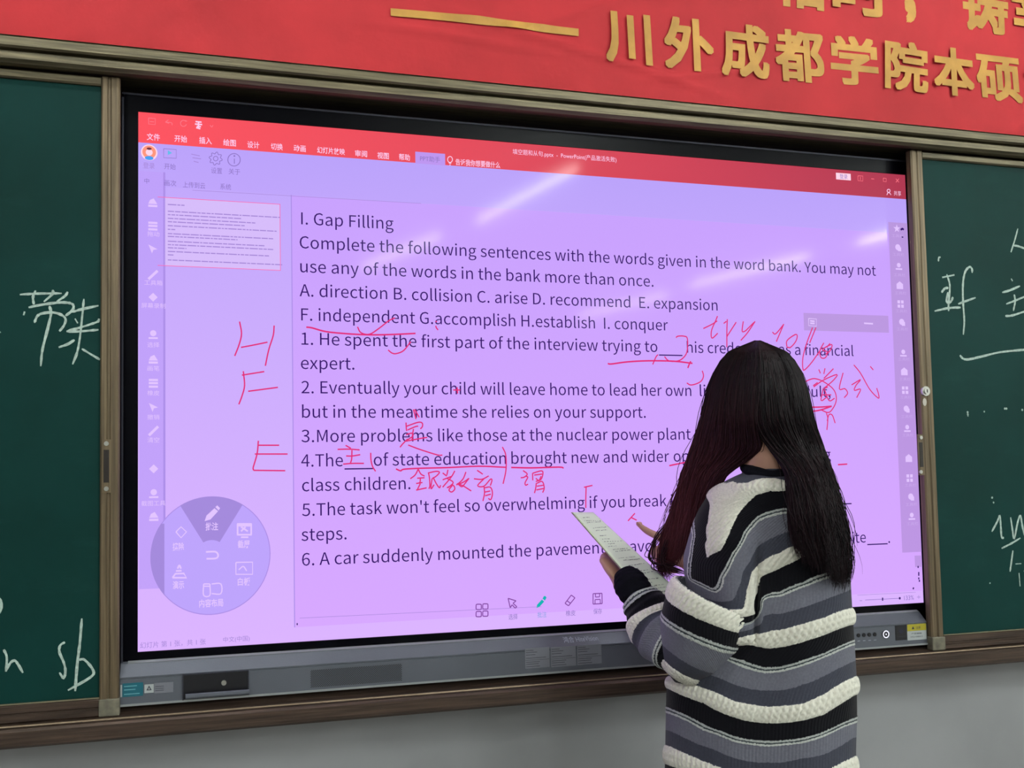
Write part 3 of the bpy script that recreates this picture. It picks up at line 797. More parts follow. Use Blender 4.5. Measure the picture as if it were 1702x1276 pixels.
# ---- slide text: letter outlines carried in the script
# letter code: (advance, outlines as x, y, x, y, ... in 1/500 em)
GLY = {
39: (139, [[55,242,84,242,92,335,93,386,45,386,46,335]]),
44: (139, [[38,-95,76,-70,102,-35,111,10,106,38,93,57,72,63,55,59,42,48,38,31,42,14,54,3,71,-1,77,-1,70,-28,53,-51,27,-68]]),
46: (139, [[70,-7,86,-2,98,10,103,28,98,46,86,59,70,63,53,59,41,46,37,28,41,10,53,-2]]),
49: (278, [[44,0,245,0,245,38,172,38,172,366,137,366,115,356,90,347,61,341,61,312,126,312,126,38,44,38]]),
50: (278, [[22,0,253,0,253,40,151,40,91,36,167,115,217,191,235,266,222,322,185,360,128,373,86,366,51,348,20,320,47,294,69,315,94,330,123,336,160,327,183,301,190,264,172,197,117,119,22,27]]),
51: (278, [[132,-7,191,6,233,42,250,98,239,142,211,173,172,191,172,194,206,212,229,242,237,282,223,331,185,362,130,373,91,367,57,352,28,330,53,301,75,319,100,331,129,336,162,329,183,309,191,278,181,242,149,217,89,208,89,173,156,164,192,138,203,100,193,63,167,40,129,32,91,38,62,53,38,74,15,44,43,19,81,1]]),
52: (278, [[170,0,213,0,213,101,262,101,262,138,213,138,213,366,163,366,10,131,10,101,170,101], [170,138,58,138,141,263,171,317,173,317,170,250]]),
53: (278, [[131,-7,189,8,234,51,251,119,236,185,196,224,141,236,120,234,102,229,86,222,95,328,233,328,233,366,55,366,43,196,68,180,87,192,106,199,129,202,169,192,195,163,205,118,194,72,166,42,127,32,89,37,60,52,37,72,14,42,42,19,81,1]]),
54: (278, [[151,-7,203,9,241,50,256,113,243,177,208,215,154,228,125,222,96,207,71,184,85,273,119,321,166,336,187,332,207,322,224,308,250,336,227,355,198,368,164,373,97,354,47,290,28,175,44,74,88,14], [72,147,97,174,123,189,147,194,183,184,205,156,213,113,204,69,182,40,151,30,111,43,84,83]]),
65: (304, [[2,0,49,0,84,112,218,112,253,0,302,0,178,366,126,366], [96,149,114,205,150,329,152,329,189,205,207,149]]),
66: (329, [[51,0,167,0,239,12,288,48,306,108,296,151,270,180,232,195,232,198,261,215,279,243,285,277,269,329,225,358,159,366,51,366], [97,211,97,330,153,330,201,324,230,305,240,271,231,239,202,218,151,211], [97,37,97,175,161,175,215,168,249,146,261,109,249,68,214,45,161,37]]),
67: (319, [[189,-7,232,0,270,18,301,46,276,76,251,53,223,39,191,34,130,52,91,104,77,185,91,264,131,314,192,333,221,328,246,316,267,298,292,328,267,350,233,367,192,373,108,350,50,285,29,183,50,81,106,16]]),
68: (344, [[51,0,144,0,237,22,295,85,315,185,295,284,237,345,142,366,51,366], [97,38,97,329,138,329,210,312,253,263,267,185,253,105,210,55,138,38]]),
69: (295, [[51,0,267,0,267,40,97,40,97,173,236,173,236,213,97,213,97,328,262,328,262,366,51,366]]),
70: (276, [[51,0,97,0,97,165,237,165,237,204,97,204,97,328,262,328,262,366,51,366]]),
71: (345, [[195,-7,240,-1,279,14,308,36,308,190,187,190,187,152,265,152,265,56,247,44,224,37,199,34,132,52,91,104,77,185,92,264,134,314,199,333,231,328,257,315,278,298,303,328,277,349,242,366,197,373,110,350,51,285,29,183,50,81,109,16]]),
72: (364, [[51,0,97,0,97,173,268,173,268,0,314,0,314,366,268,366,268,213,97,213,97,366,51,366]]),
73: (147, [[51,0,97,0,97,366,51,366]]),
77: (406, [[51,0,92,0,92,203,91,238,89,276,86,311,88,311,118,228,187,37,218,37,287,228,317,311,319,311,316,276,314,238,313,203,313,0,356,0,356,366,300,366,230,171,205,94,203,94,176,171,106,366,51,366]]),
80: (317, [[51,0,97,0,97,146,157,146,228,158,275,195,292,259,275,322,227,356,155,366,51,366], [97,184,97,329,149,329,203,323,235,301,246,259,236,216,204,191,151,184]]),
84: (300, [[127,0,173,0,173,328,284,328,284,366,16,366,16,328,127,328]]),
89: (266, [[110,0,156,0,156,142,266,366,218,366,171,263,134,183,132,183,96,263,49,366,-1,366,110,142]]),
97: (282, [[109,-7,141,-1,171,13,199,33,200,33,204,0,242,0,242,167,232,226,201,265,148,279,106,273,70,259,41,243,59,212,82,225,110,236,140,241,174,231,191,205,196,172,102,153,47,120,30,71,40,29,68,3], [122,31,97,35,80,49,74,74,85,104,124,127,196,142,196,66,171,46,146,34]]),
98: (309, [[166,-7,224,11,267,61,284,140,271,213,235,261,176,279,145,273,117,260,90,241,92,289,92,398,46,398,46,0,83,0,87,28,89,28,113,9,140,-2], [158,32,138,35,116,43,92,60,92,203,117,223,141,236,164,240,206,227,229,192,236,140,226,82,198,45]]),
99: (255, [[153,-7,185,-2,215,9,241,28,221,59,202,45,181,35,157,32,113,45,84,81,73,136,84,190,114,227,159,240,178,237,196,229,213,217,236,247,214,262,189,274,157,279,92,262,44,213,26,136,43,59,88,10]]),
100: (310, [[139,-7,170,-1,198,13,221,32,223,32,227,0,264,0,264,398,218,398,218,294,221,247,197,264,173,275,144,279,86,261,43,212,27,136,40,58,79,10], [149,32,108,44,82,80,74,136,84,191,112,227,152,240,174,237,196,228,218,212,218,69,196,48,173,36]]),
101: (277, [[156,-7,190,-3,220,7,245,21,229,52,208,40,186,33,161,30,115,42,84,75,71,125,254,125,256,151,243,219,207,263,148,279,88,261,44,212,26,136,44,59,90,10], [71,158,85,203,112,232,149,242,185,232,208,204,216,158]]),
102: (163, [[17,235,54,235,54,0,99,0,99,235,157,235,157,272,99,272,99,315,103,344,116,362,138,368,147,367,158,365,168,361,178,396,164,400,149,403,133,405,88,394,62,363,54,315,54,272,17,269]]),
103: (282, [[138,-125,210,-112,258,-78,275,-31,264,6,233,27,181,34,127,34,98,37,84,48,80,63,82,76,88,87,97,96,110,90,124,87,137,86,188,98,223,130,237,181,234,203,226,222,215,237,270,237,270,272,176,272,165,275,152,278,137,279,86,267,50,233,36,182,41,151,54,126,71,109,71,107,57,94,46,77,41,56,44,37,53,22,66,12,66,9,44,-9,30,-30,26,-53,40,-92,79,-117], [137,117,108,125,88,147,80,182,87,216,108,237,137,245,166,237,187,216,195,182,187,147,166,125], [144,-94,102,-88,75,-71,66,-46,68,-30,77,-15,93,0,105,-2,117,-4,128,-4,175,-4,205,-7,224,-18,230,-39,219,-65,190,-85]]),
104: (304, [[46,0,92,0,92,197,117,220,140,234,166,239,195,231,212,207,218,166,218,0,263,0,263,172,254,230,227,266,180,279,146,272,116,256,90,233,92,289,92,398,46,398]]),
105: (138, [[46,0,92,0,92,272,46,272], [69,328,85,331,96,342,100,358,96,373,85,384,69,388,53,384,43,373,39,358,43,342,53,331]]),
106: (138, [[18,-121,61,-110,85,-79,92,-31,92,272,47,272,47,-31,44,-60,34,-78,13,-85,-1,-83,-13,-80,-22,-114,-11,-118,2,-120], [69,328,85,331,95,342,100,358,95,373,85,384,69,388,53,384,42,373,39,358,42,342,53,331]]),
107: (276, [[46,0,91,0,91,72,142,131,222,0,271,0,169,162,259,272,208,272,93,129,91,129,91,398,46,398]]),
108: (142, [[94,-7,110,-5,121,-3,114,33,105,32,96,36,92,51,92,398,46,398,46,54,51,21,66,1]]),
109: (463, [[46,0,92,0,92,197,116,220,139,234,160,239,188,231,205,207,211,166,211,0,256,0,256,197,280,220,303,234,325,239,353,231,370,207,375,166,375,0,421,0,421,172,412,230,384,266,339,279,307,272,277,254,249,227,234,254,209,272,174,279,142,272,114,256,89,232,88,232,84,272,46,272]]),
110: (305, [[46,0,92,0,92,197,117,220,140,234,166,239,195,231,212,207,218,166,218,0,263,0,263,172,254,230,227,266,180,279,146,272,116,256,89,232,88,232,84,272,46,272]]),
111: (303, [[152,-7,214,10,259,59,277,136,259,213,214,262,152,279,89,262,44,213,26,136,44,59,89,10], [152,32,110,45,83,81,73,136,83,190,110,227,152,240,193,227,220,190,231,136,220,81,193,45]]),
112: (310, [[46,-115,92,-115,92,-23,91,25,115,8,141,-3,166,-7,224,11,267,61,284,140,271,213,235,261,176,279,145,273,115,259,89,240,88,240,84,272,46,272], [158,32,138,35,116,43,92,60,92,203,117,223,141,236,164,240,206,227,229,192,236,140,226,82,198,45]]),
113: (310, [[218,-115,264,-115,264,272,228,272,223,246,222,246,198,264,173,275,144,279,86,261,43,212,27,136,40,58,79,10,139,-7,169,-1,196,12,221,32,218,-18], [149,32,108,44,82,80,74,136,84,191,112,227,152,240,174,237,196,228,218,212,218,69,196,48,173,36]]),
114: (194, [[46,0,92,0,92,175,113,211,136,231,160,238,174,236,187,233,195,273,182,277,166,279,137,272,111,252,89,222,88,222,84,272,46,272]]),
115: (234, [[117,-7,171,5,204,34,216,74,203,115,172,140,133,157,104,168,83,183,75,204,80,223,97,238,125,243,148,240,168,231,187,219,209,248,185,263,157,274,125,279,74,268,42,241,31,202,43,164,73,139,110,123,139,111,163,95,172,72,166,50,148,35,119,29,89,33,62,44,38,62,16,31,45,12,79,-2]]),
116: (188, [[131,-7,148,-5,165,-1,182,4,173,38,163,34,152,32,142,31,117,37,103,54,100,83,100,235,174,235,174,272,100,272,100,348,62,348,57,272,14,269,14,235,54,235,54,84,61,36,85,5]]),
117: (304, [[126,-7,159,0,189,17,215,43,217,43,220,0,258,0,258,272,213,272,213,79,188,53,165,38,139,33,110,40,93,64,88,105,88,272,42,272,42,100,51,41,78,6]]),
118: (261, [[105,0,158,0,254,272,209,272,158,117,133,37,130,37,105,117,54,272,7,272]]),
119: (401, [[89,0,142,0,181,146,199,225,202,225,220,147,259,0,315,0,388,272,344,272,305,115,288,39,286,39,267,115,224,272,180,272,137,115,119,39,117,39,101,115,60,272,14,272]]),
120: (249, [[8,0,56,0,92,64,120,112,122,112,152,64,192,0,242,0,152,137,235,272,187,272,154,212,130,167,127,167,101,212,64,272,15,272,97,142]]),
121: (261, [[51,-117,97,-104,129,-71,152,-23,254,272,210,272,161,121,139,44,136,44,109,121,54,272,7,272,116,-1,110,-21,95,-51,75,-72,49,-80,37,-78,28,-75,19,-112,28,-114,39,-116]]),
122: (238, [[18,0,223,0,223,37,75,37,219,247,219,272,33,272,33,235,161,235,18,25]])}


def glyph_mesh(ch):
    c = bpy.data.curves.new('g', 'CURVE'); c.dimensions = '2D'; c.fill_mode = 'BOTH'
    for lp in GLY[ord(ch)][1]:
        n = len(lp) // 2
        sp = c.splines.new('POLY'); sp.points.add(n - 1)
        for k in range(n): sp.points[k].co = (lp[2 * k] / 500, lp[2 * k + 1] / 500, 0, 1)
        sp.use_cyclic_u = True
    o = bpy.data.objects.new('g', c); col.objects.link(o)
    bpy.context.view_layer.update()
    e = o.evaluated_get(bpy.context.evaluated_depsgraph_get()); me = e.to_mesh()
    r = (np.array([(v.co.x, v.co.y) for v in me.vertices]), [tuple(p.vertices) for p in me.polygons])
    e.to_mesh_clear(); bpy.data.objects.remove(o); bpy.data.curves.remove(c)
    return r


GM = {}
LINE0, PITCH, EM = 1.8949, .05136, .0366


def slide_text(s, row, x0, x1, y=-.0008, name='text_line'):
    vs_, fs = [], []; pen = 0; first = last = None
    W = []
    for ch in s:
        if ch == ' ': pen += .226; continue
        if ch not in GM: GM[ch] = glyph_mesh(ch)
        V_, F_ = GM[ch]
        if not len(V_): continue
        if first is None: first = pen + V_[:, 0].min()
        last = pen + V_[:, 0].max()
        W.append((pen, V_, F_)); pen += GLY[ord(ch)][0] / 500
    k = (x1 - x0) / (last - first); z = LINE0 - PITCH * row
    for pen, V_, F_ in W:
        b = len(vs_)
        vs_ += [(x0 + (pen + p[0] - first) * k, y, z + p[1] * EM * .96) for p in V_]
        fs += [tuple(i_ + b for i_ in t_) for t_ in F_]
    return add(mesh_obj(name, vs_, fs, m_ink))


for s, row, x0, x1 in [
    ('I. Gap Filling', 0, .3323, .5345), ('Complete the following sentences with the words given in the word bank. You may not', 1, .3286, 1.792),
    ('use any of the words in the bank more than once.', 2, .3294, 1.1631), ('A. direction B. collision C. arise D. recommend  E. expansion', 3, .3277, 1.3326),
    ('F. independent G.accomplish H.establish  I. conquer', 4, .3306, 1.1978), ('1. He spent the first part of the interview trying to', 5, .3307, 1.1686),
    ('his credentials as a financial', 5, 1.2463, 1.7149), ('expert.', 6, .329, .444), ('2. Eventually your child will leave home to lead her own', 7, .3299, 1.2545),
    ('life as a young adult,', 7, 1.2773, 1.6422), ('but in the meantime she relies on your support.', 8, .3307, 1.1331), ('3.More problems like those at the nuclear power plant', 9, .329, 1.2496),
    ('are in', 9, 1.263, 1.34), ('4.The', 10, .3281, .4169), ('of state education', 10, .4836, .785), ('brought new and wider', 10, .7978, 1.1907), ('opportunities for working', 10, 1.2026, 1.6361),
    ('class children.', 11, .3294, .5641), ("5.The task won't feel so overwhelming", 12, .329, .9733), ('if you break it', 12, .9853, 1.2126), ('down into small', 12, 1.225, 1.53), ('steps.', 13, .3273, .423),
    ('6. A car suddenly mounted the pavement', 14, .3281, 1.0214), ('to', 14, 1.04, 1.066), ('avoid', 14, 1.0835, 1.172), ('crashing into the', 14, 1.19, 1.5), ('site', 14, 1.6711, 1.7293)]:
    slide_text(s, row, x0, x1)
for (xa, ya, xb, yb) in ((1095, 590, 1134, 590.7), (572.5, 779, 620, 778.6), (1386, 837.5, 1415, 836.7), (1441, 904.6, 1475, 903.5)):
    a = at(xa, ya, 0); b = at(xb, yb, 0); zc = (a[2] + b[2]) / 2
    add(mesh_obj('blank_underline', [(a[0], -.0008, zc - .0014), (b[0], -.0008, zc - .0014), (b[0], -.0008, zc + .0014), (a[0], -.0008, zc + .0014)], [(0, 1, 2, 3)], m_ink))
c = at(1477.5, 900.5, 0); add(mesh_obj('full_stop', *disc((c[0], c[2]), .0024, -.0008, 10), m_ink))

# ---- red handwriting on the slide
def pen(T, data, wd=.0029): return icon('red_handwriting', data, wd, m_pen, L4, T)


pen((0, 450, 3.358), [[(1337, 283), (1348, 350), (1335, 410), (1310, 475)], [(1345, 427), (1410, 415), (1493, 398)], [(1530, 305), (1525, 360), (1500, 440), (1481, 530)]])
pen((0, 450, 3.358), [[(1358, 560), (1365, 640), (1350, 700), (1333, 745)], [(1350, 582), (1475, 562)], [(1385, 672), (1551, 650)]])
pen((0, 450, 3.358), [[(1442, 948), (1435, 1020), (1412, 1100)], [(1412, 1100), (1415, 1113)], [(1415, 1113), (1592, 1115)], [(1440, 973), (1558, 973)], [(1422, 1022), (1605, 1022)]])
TA = (540, 680, 5.673)
pen(TA, [[(765, 125), (768, 180), (772, 205)], [(770, 160), (860, 128), (900, 122), (920, 135), (918, 165), (900, 185)], [(780, 195), (850, 165), (880, 158)], [(835, 185), (828, 230), (822, 285)],
         [(765, 240), (820, 225), (830, 250), (800, 275), (770, 290)], [(770, 300), (900, 275), (965, 265)], [(780, 280), (735, 325), (708, 358)]])
pen(TA, [[(785, 337), (900, 380), (1060, 430), (1108, 432)]])
pen(TA, [[(195, 340), (245, 368)], [(120, 378), (230, 376), (328, 383)], [(255, 385), (252, 470), (240, 508)], [(200, 440), (260, 440), (333, 428)], [(172, 517), (260, 510), (368, 510)]])
pen(TA, [[(432, 410), (435, 480), (450, 540), (478, 585)]])
pen(TA, [[(670, 562), (715, 580), (745, 565), (900, 556), (1150, 550), (1450, 537), (1705, 547)]], .0033)
pen(TA, [[(880, 565), (850, 620), (805, 655)], [(880, 565), (905, 610), (940, 630)], [(870, 650), (940, 645)], [(900, 650), (895, 690), (860, 700)], [(860, 700), (920, 690)], [(900, 700), (870, 760)], [(860, 762), (960, 740)]])
pen(TA, [[(975, 595), (985, 640), (990, 720), (980, 750)], [(975, 600), (1050, 585), (1080, 595), (1050, 630), (1010, 655)], [(1010, 655), (1000, 750), (1030, 710)], [(1020, 640), (1050, 700), (1080, 740), (1090, 715)]])
pen(TA, [[(1110, 600), (1150, 630)], [(1160, 570), (1150, 620)], [(1225, 580), (1190, 640), (1110, 735)], [(1110, 665), (1200, 630)], [(1150, 650), (1210, 690), (1160, 740)], [(1200, 720), (1170, 760), (1195, 780), (1225, 750), (1205, 715), (1150, 740)],
         [(1330, 590), (1300, 660), (1240, 715)], [(1360, 650), (1300, 690), (1240, 710)], [(1245, 700), (1300, 720), (1380, 770)], [(1355, 655), (1320, 700), (1290, 730), (1250, 700)]])
pen(TA, [[(1435, 575), (1490, 612)], [(1405, 655), (1480, 660), (1545, 628)], [(1500, 655), (1440, 720), (1500, 725), (1560, 660), (1575, 670), (1560, 720)], [(1500, 730), (1505, 790), (1490, 865)],
         [(1505, 740), (1560, 735), (1580, 790), (1565, 850), (1540, 840)], [(1510, 780), (1560, 770)], [(1510, 815), (1565, 800)]])
TC_ = (760, 740, 5.673)
pen(TC_, [[(425, 15), (455, 80), (462, 180), (455, 260), (432, 362)]])
pen(TC_, [[(508, 208), (700, 212), (960, 205), (1003, 215)]], .0035)
pen(TC_, [[(620, 237), (660, 270), (630, 300), (598, 305)], [(640, 290), (665, 300), (640, 350), (645, 375), (668, 365)], [(710, 260), (712, 330)], [(712, 262), (790, 240), (808, 260), (790, 320), (740, 340)], [(725, 280), (800, 270)],
          [(740, 310), (770, 330), (790, 290)], [(745, 355), (740, 400), (728, 450)], [(745, 360), (800, 340), (820, 400), (805, 445)], [(750, 385), (815, 375)], [(745, 420), (820, 405)]])
pen(TC_, [[(1195, 395), (1275, 377)], [(1215, 395), (1212, 500), (1212, 590)]])
pen(TC_, [[(1610, 712), (1675, 640)], [(1640, 680), (1692, 705)]])
TD = (480, 350, 5.673)
pen(TD, [[(165, 1098), (220, 1105), (350, 1140), (550, 1160), (750, 1170), (950, 1168), (1195, 1157)]], .0035)
pen(TD, [[(648, 1095), (680, 1150), (760, 1165), (850, 1110), (940, 1040), (1000, 1010)]]); pen(TD, [[(1385, 1040), (1395, 1050)], [(1385, 1085), (1392, 1105), (1408, 1125)]])
pen((480, 340, 3.404), [[(562, 822), (585, 840), (610, 842), (650, 825), (690, 775)]])
TE = (480, 620, 3.404)
pen(TE, [[(930, 95), (970, 95)], [(952, 80), (955, 115)]]); pen(TE, [[(705, 205), (720, 260)], [(712, 205), (738, 250)]])
TF = (1000, 500, 7.088)
pen(TF, [[(1365, 178), (1340, 240), (1300, 330), (1290, 400), (1305, 438), (1368, 380)], [(1198, 325), (1300, 275), (1362, 235)]])
pen(TF, [[(1438, 265), (1470, 240)], [(1480, 215), (1475, 350), (1475, 545)], [(1475, 420), (1585, 250)]])
pen((960, 380, 3.152), [[(868, 485), (862, 530), (866, 540), (880, 535)], [(930, 485), (890, 545), (855, 585)], [(880, 535), (925, 490)]])
pen(TF, [[(875, 432), (900, 415), (970, 415), (1010, 445), (1005, 600), (950, 680), (880, 710), (790, 705), (740, 655)]])
pen(TF, [[(72, 738), (120, 742), (300, 718), (550, 705), (850, 710), (1070, 735)], [(1050, 710), (1030, 750), (1015, 790)]], .0037); pen(TF, [[(665, 632), (640, 660), (602, 748)]])
pen(TF, [[(1185, 822), (1200, 880), (1180, 935), (1130, 970), (1050, 990), (1003, 965)]])
TG = (1280, 500, 5.318)
pen(TG, [[(20, 275), (50, 290), (122, 205)], [(120, 205), (55, 360)]]); pen(TG, [[(148, 405), (150, 350), (220, 298), (240, 310), (225, 360), (180, 410), (148, 408)]])
pen(TG, [[(375, 235), (325, 370), (290, 500), (290, 600), (310, 605), (370, 540), (440, 440)], [(405, 235), (350, 370)]])
pen(TG, [[(475, 370), (440, 440), (450, 500), (490, 500), (505, 450), (460, 430), (545, 385), (530, 440), (490, 470)], [(530, 375), (500, 410)]])
pen(TG, [[(430, 605), (445, 640)], [(485, 595), (475, 645)], [(560, 598), (475, 685)], [(385, 760), (470, 700), (590, 650), (560, 700), (480, 770), (510, 760)], [(380, 750), (420, 720)], [(470, 770), (450, 880), (500, 850)], [(460, 830), (540, 830)], [(480, 780), (520, 880), (570, 860)]])
pen(TG, [[(290, 725), (350, 695), (400, 687), (470, 712), (550, 770), (582, 830), (580, 900), (540, 970), (505, 985), (450, 962)]])
pen(TG, [[(325, 938), (440, 938), (545, 930)], [(330, 980), (440, 965), (545, 930)]], .0037); pen(TG, [[(497, 990), (510, 1040), (502, 1140)], [(505, 1060), (520, 1005), (550, 1010), (575, 1080)]])
pen(TG, [[(645, 635), (612, 775), (660, 775), (685, 815), (655, 855)], [(720, 742), (800, 695), (760, 745), (745, 790), (800, 780), (765, 855)]])
pen(TG, [[(740, 565), (800, 640), (880, 780), (955, 858), (960, 830), (942, 770)], [(885, 578), (912, 610)]])
pen((960, 540, 3.038), [[(463, 710), (545, 693)]], .0035); pen((960, 540, 3.038), [[(1315, 705), (1362, 702)]], .0035)

for o in SC:
    o.parent = scrn; o.matrix_parent_inverse = Matrix.Identity(4)

# ---- things on the lower bar
m_black = plain('black_plastic', (14, 14, 22), .4)
m_stk_teal = plain('teal_sticker', (20, 96, 112), .4); m_stk_white = plain('white_sticker', (172, 178, 180), .5); m_stk_grey = plain('grey_sticker', (118, 120, 130), .5)
m_prt = plain('dark_print', (45, 45, 58), .6); m_yel = plain('yellow_print', (170, 160, 40), .5); m_lt = plain('light_print', (165, 172, 185), .5); m_tealprt = plain('pale_teal_print', (110, 170, 180), .5)
A = []


def onbar(name, px_, y, mat, y2=None, dep=.0008):
    x0, y0, x1, y1 = px_
    a = at(x0, (y0 + y1) / 2, y); b = at(x1, (y0 + y1) / 2, y); xm = (x0 + x1) / 2; t = at(xm, y0, y)[2]; u = at(xm, y1, y)[2]
    o = mesh_obj(name, *box(a[0], b[0], y - dep, y, u, t), mat); A.append(o); return o, (a[0], b[0], u, t)


# drop-down port cover, half open, with the lock barrel
o, (xa, xb, za, zb) = onbar('port_recess', (305, 1118, 412, 1158), YF, m_black, dep=.0006)
A.append(mesh_obj('port_cover', *merge(extrude_x([(YF - .001, za + .0005), (YF - .012, za + .004), (YF - .013, za + .007), (YF - .0125, za + .011), (YF - .010, za + .013), (YF - .004, za + .006)], xa + .004, xb + .002)), m_bar))
A.append(mesh_obj('port_frame', *merge(box(xa - .002, xb + .002, YF - .003, YF, zb, zb + .002), box(xa - .002, xa, YF - .003, YF, za - .001, zb), box(xb, xb + .002, YF - .003, YF, za, zb)), m_rim))
c = at(372, 1134, YF); A.append(mesh_obj('port_plug', *merge(disc((c[0], c[2]), .005, YF - .0006, 16, .003), box(c[0] - .0012, c[0] + .0012, YF - .0045, YF - .003, c[2] - .003, c[2] + .003)), m_steel))
onbar('sticker', (200, 1138, 203, 1158), YF, m_stk_white)[0]['label'] = 'pale sticker edge'
o, r = onbar('sticker', (203.5, 1134.5, 238, 1157), YF, m_stk_teal); o['label'] = 'teal rectangular sticker'
for k, (z, l) in enumerate(((.78, .62), (.52, .55), (.2, .75))):
    zc = r[2] + (r[3] - r[2]) * z; A.append(mesh_obj('sticker_print', *box(r[0] + .003, r[0] + .003 + (r[1] - r[0]) * l, YF - .0011, YF - .0008, zc - .0008, zc + .0008), m_tealprt))
o, r = onbar('sticker', (240, 1137, 255.5, 1151), YF, m_stk_white); o['label'] = 'small white warning sticker'
xc, zc = (r[0] + r[1]) / 2, (r[2] + r[3]) / 2 + .001
A.append(mesh_obj('sticker_print', [(xc - .005, YF - .0011, zc - .004), (xc + .005, YF - .0011, zc - .004), (xc, YF - .0011, zc + .005)], [(0, 1, 2)], m_prt))
A.append(mesh_obj('sticker_print', [(xc - .002, YF - .0013, zc - .0025), (xc + .002, YF - .0013, zc - .0025), (xc, YF - .0013, zc + .0018)], [(0, 1, 2)], m_stk_white))
o, r = onbar('sticker', (256.5, 1134, 288, 1151), YF, m_stk_grey); o['label'] = 'grey sticker'
for z in (.25, .45, .65): A.append(mesh_obj('sticker_print', *box(r[0] + .002, r[0] + (r[1] - r[0]) * .5, YF - .0011, YF - .0008, r[2] + (r[3] - r[2]) * z, r[2] + (r[3] - r[2]) * z + .0008), m_prt))
# speaker grille: rows of holes
gx0 = at(517, 1118, YF)[0]; gx1 = at(668, 1110, YF)[0]; gz0, gz1 = .9335, .9675
vv = []
r_ = 0
z = gz0
while z < gz1:
    x = gx0 + (.0019 if r_ % 2 else 0)
    while x < gx1: vv.append(disc((x, z), .0012, YF - .0002, 6)); x += .0038
    z += .0022; r_ += 1
o = mesh_obj('speaker_holes', *merge(*vv), m_black); o['kind'] = 'stuff'; A.append(o)
# maker's mark on the sloped upper face
a = at(936, 1063.5, -.017); b = at(993, 1059, -.017); zc = (a[2] + b[2]) / 2
v, f = fit_text('鸿合 HiteVision', a[0], b[0], zc - .0056, zc + .0056, 0, .008)
v = [(x, -.0285 + (z - .979) * .905 - .0006, z) for x, y, z in v]
A.append(mesh_obj('maker_mark', v, f, m_lt))
for k, pxs in enumerate(((872.5, 1076, 913, 1109.5), (915.5, 1074, 957, 1107), (959, 1071, 999.5, 1103.5))):
    o, r = onbar('sticker', pxs, YF, m_stk_grey); o['label'] = 'grey printed data sticker'
    w_, h_ = r[1] - r[0], r[3] - r[2]
    for z, l in ((.88, .35), (.78, .5), (.66, .42), (.5, .85), (.3, .6), (.2, .55), (.08, .6)):
        A.append(mesh_obj('sticker_print', *box(r[0] + .002, r[0] + w_ * l, YF - .0011, YF - .0008, r[2] + h_ * z, r[2] + h_ * z + .001), m_prt))
    A.append(mesh_obj('sticker_print', *box(r[0] + .001, r[1] - .001, YF - .0011, YF - .0008, r[2] + h_ * .4, r[2] + h_ * .4 + .0006), m_prt))
# buttons and ports at the right
for x in (1426.5, 1435.5, 1444.5, 1453.5):
    c = at(x, 1055.5 - (x - 1426) * .06, YF); A.append(mesh_obj('button', *disc((c[0], c[2]), .0047, YF, 18, .0015), m_black))
    c = at(x + .8, 1065 - (x - 1426) * .06, YF); A.append(mesh_obj('button_print', *box(c[0] - .0035, c[0] + .0035, YF - .0004, YF, c[2] - .0006, c[2] + .0006), m_lt))
c = at(1471.5, 1053.5, YF)
v, f = disc((c[0], c[2]), .0092, YF, 28, .002); A.append(mesh_obj('power_button', v, f, m_black))
m_led, nt_, p_ = newmat('white_led_ring'); p_.inputs['Emission Color'].default_value = (.75, .72, 1, 1); p_.inputs['Emission Strength'].default_value = .8
ro = [(c[0] + .0092 * math.cos(k * PI / 14), YF - .0023, c[2] + .0092 * math.sin(k * PI / 14)) for k in range(28)]; ri_ = [(c[0] + .0066 * math.cos(k * PI / 14), YF - .0023, c[2] + .0066 * math.sin(k * PI / 14)) for k in range(28)]
A.append(mesh_obj('power_ring', ro + ri_, [(k, (k + 1) % 28, 28 + (k + 1) % 28, 28 + k) for k in range(28)], m_led))
A.append(mesh_obj('power_symbol', *disc((c[0], c[2]), .002, YF - .0024, 10), m_led))
o, r = onbar('sticker', (1488, 1039, 1506.5, 1063.5), YF, m_black); o['label'] = 'black square sticker'
for z in (.15, .25): A.append(mesh_obj('sticker_print', *box(r[0] + .004, r[1] - .004, YF - .0011, YF - .0008, r[2] + (r[3] - r[2]) * z, r[2] + (r[3] - r[2]) * z + .0005), m_prt))
c_ = ((r[0] + r[1]) / 2, (r[2] + r[3]) / 2 + .004); A.append(mesh_obj('sticker_print', *disc(c_, .006, YF - .0011, 12), plain('navy_print', (26, 26, 52), .5)))
o, r = onbar('sticker', (1507.5, 1036.5, 1539, 1063), YF, m_stk_white); o['label'] = 'yellow and white warning sticker'
w_, h_ = r[1] - r[0], r[3] - r[2]
A.append(mesh_obj('sticker_band', *box(r[0], r[1], YF - .0012, YF - .0008, r[2] + h_ * .58, r[3]), m_yel))
xc, zc = r[0] + w_ * .3, r[2] + h_ * .77
A.append(mesh_obj('sticker_print', [(xc - .004, YF - .0015, zc - .003), (xc + .004, YF - .0015, zc - .003), (xc, YF - .0015, zc + .004)], [(0, 1, 2)], m_prt))
A.append(mesh_obj('sticker_print', *fit_text('注意', xc + .008, xc + .022, zc - .003, zc + .003, YF - .0015), m_prt))
A.append(mesh_obj('sticker_print', *fit_text('严禁触碰', r[0] + w_ * .2, r[0] + w_ * .75, r[2] + h_ * .36, r[2] + h_ * .46, YF - .0012), m_prt))
A.append(mesh_obj('sticker_print', *fit_text('非专业人员请勿打开', r[0] + w_ * .15, r[0] + w_ * .8, r[2] + h_ * .16, r[2] + h_ * .25, YF - .0012), m_prt))
adopt(dsp, A)

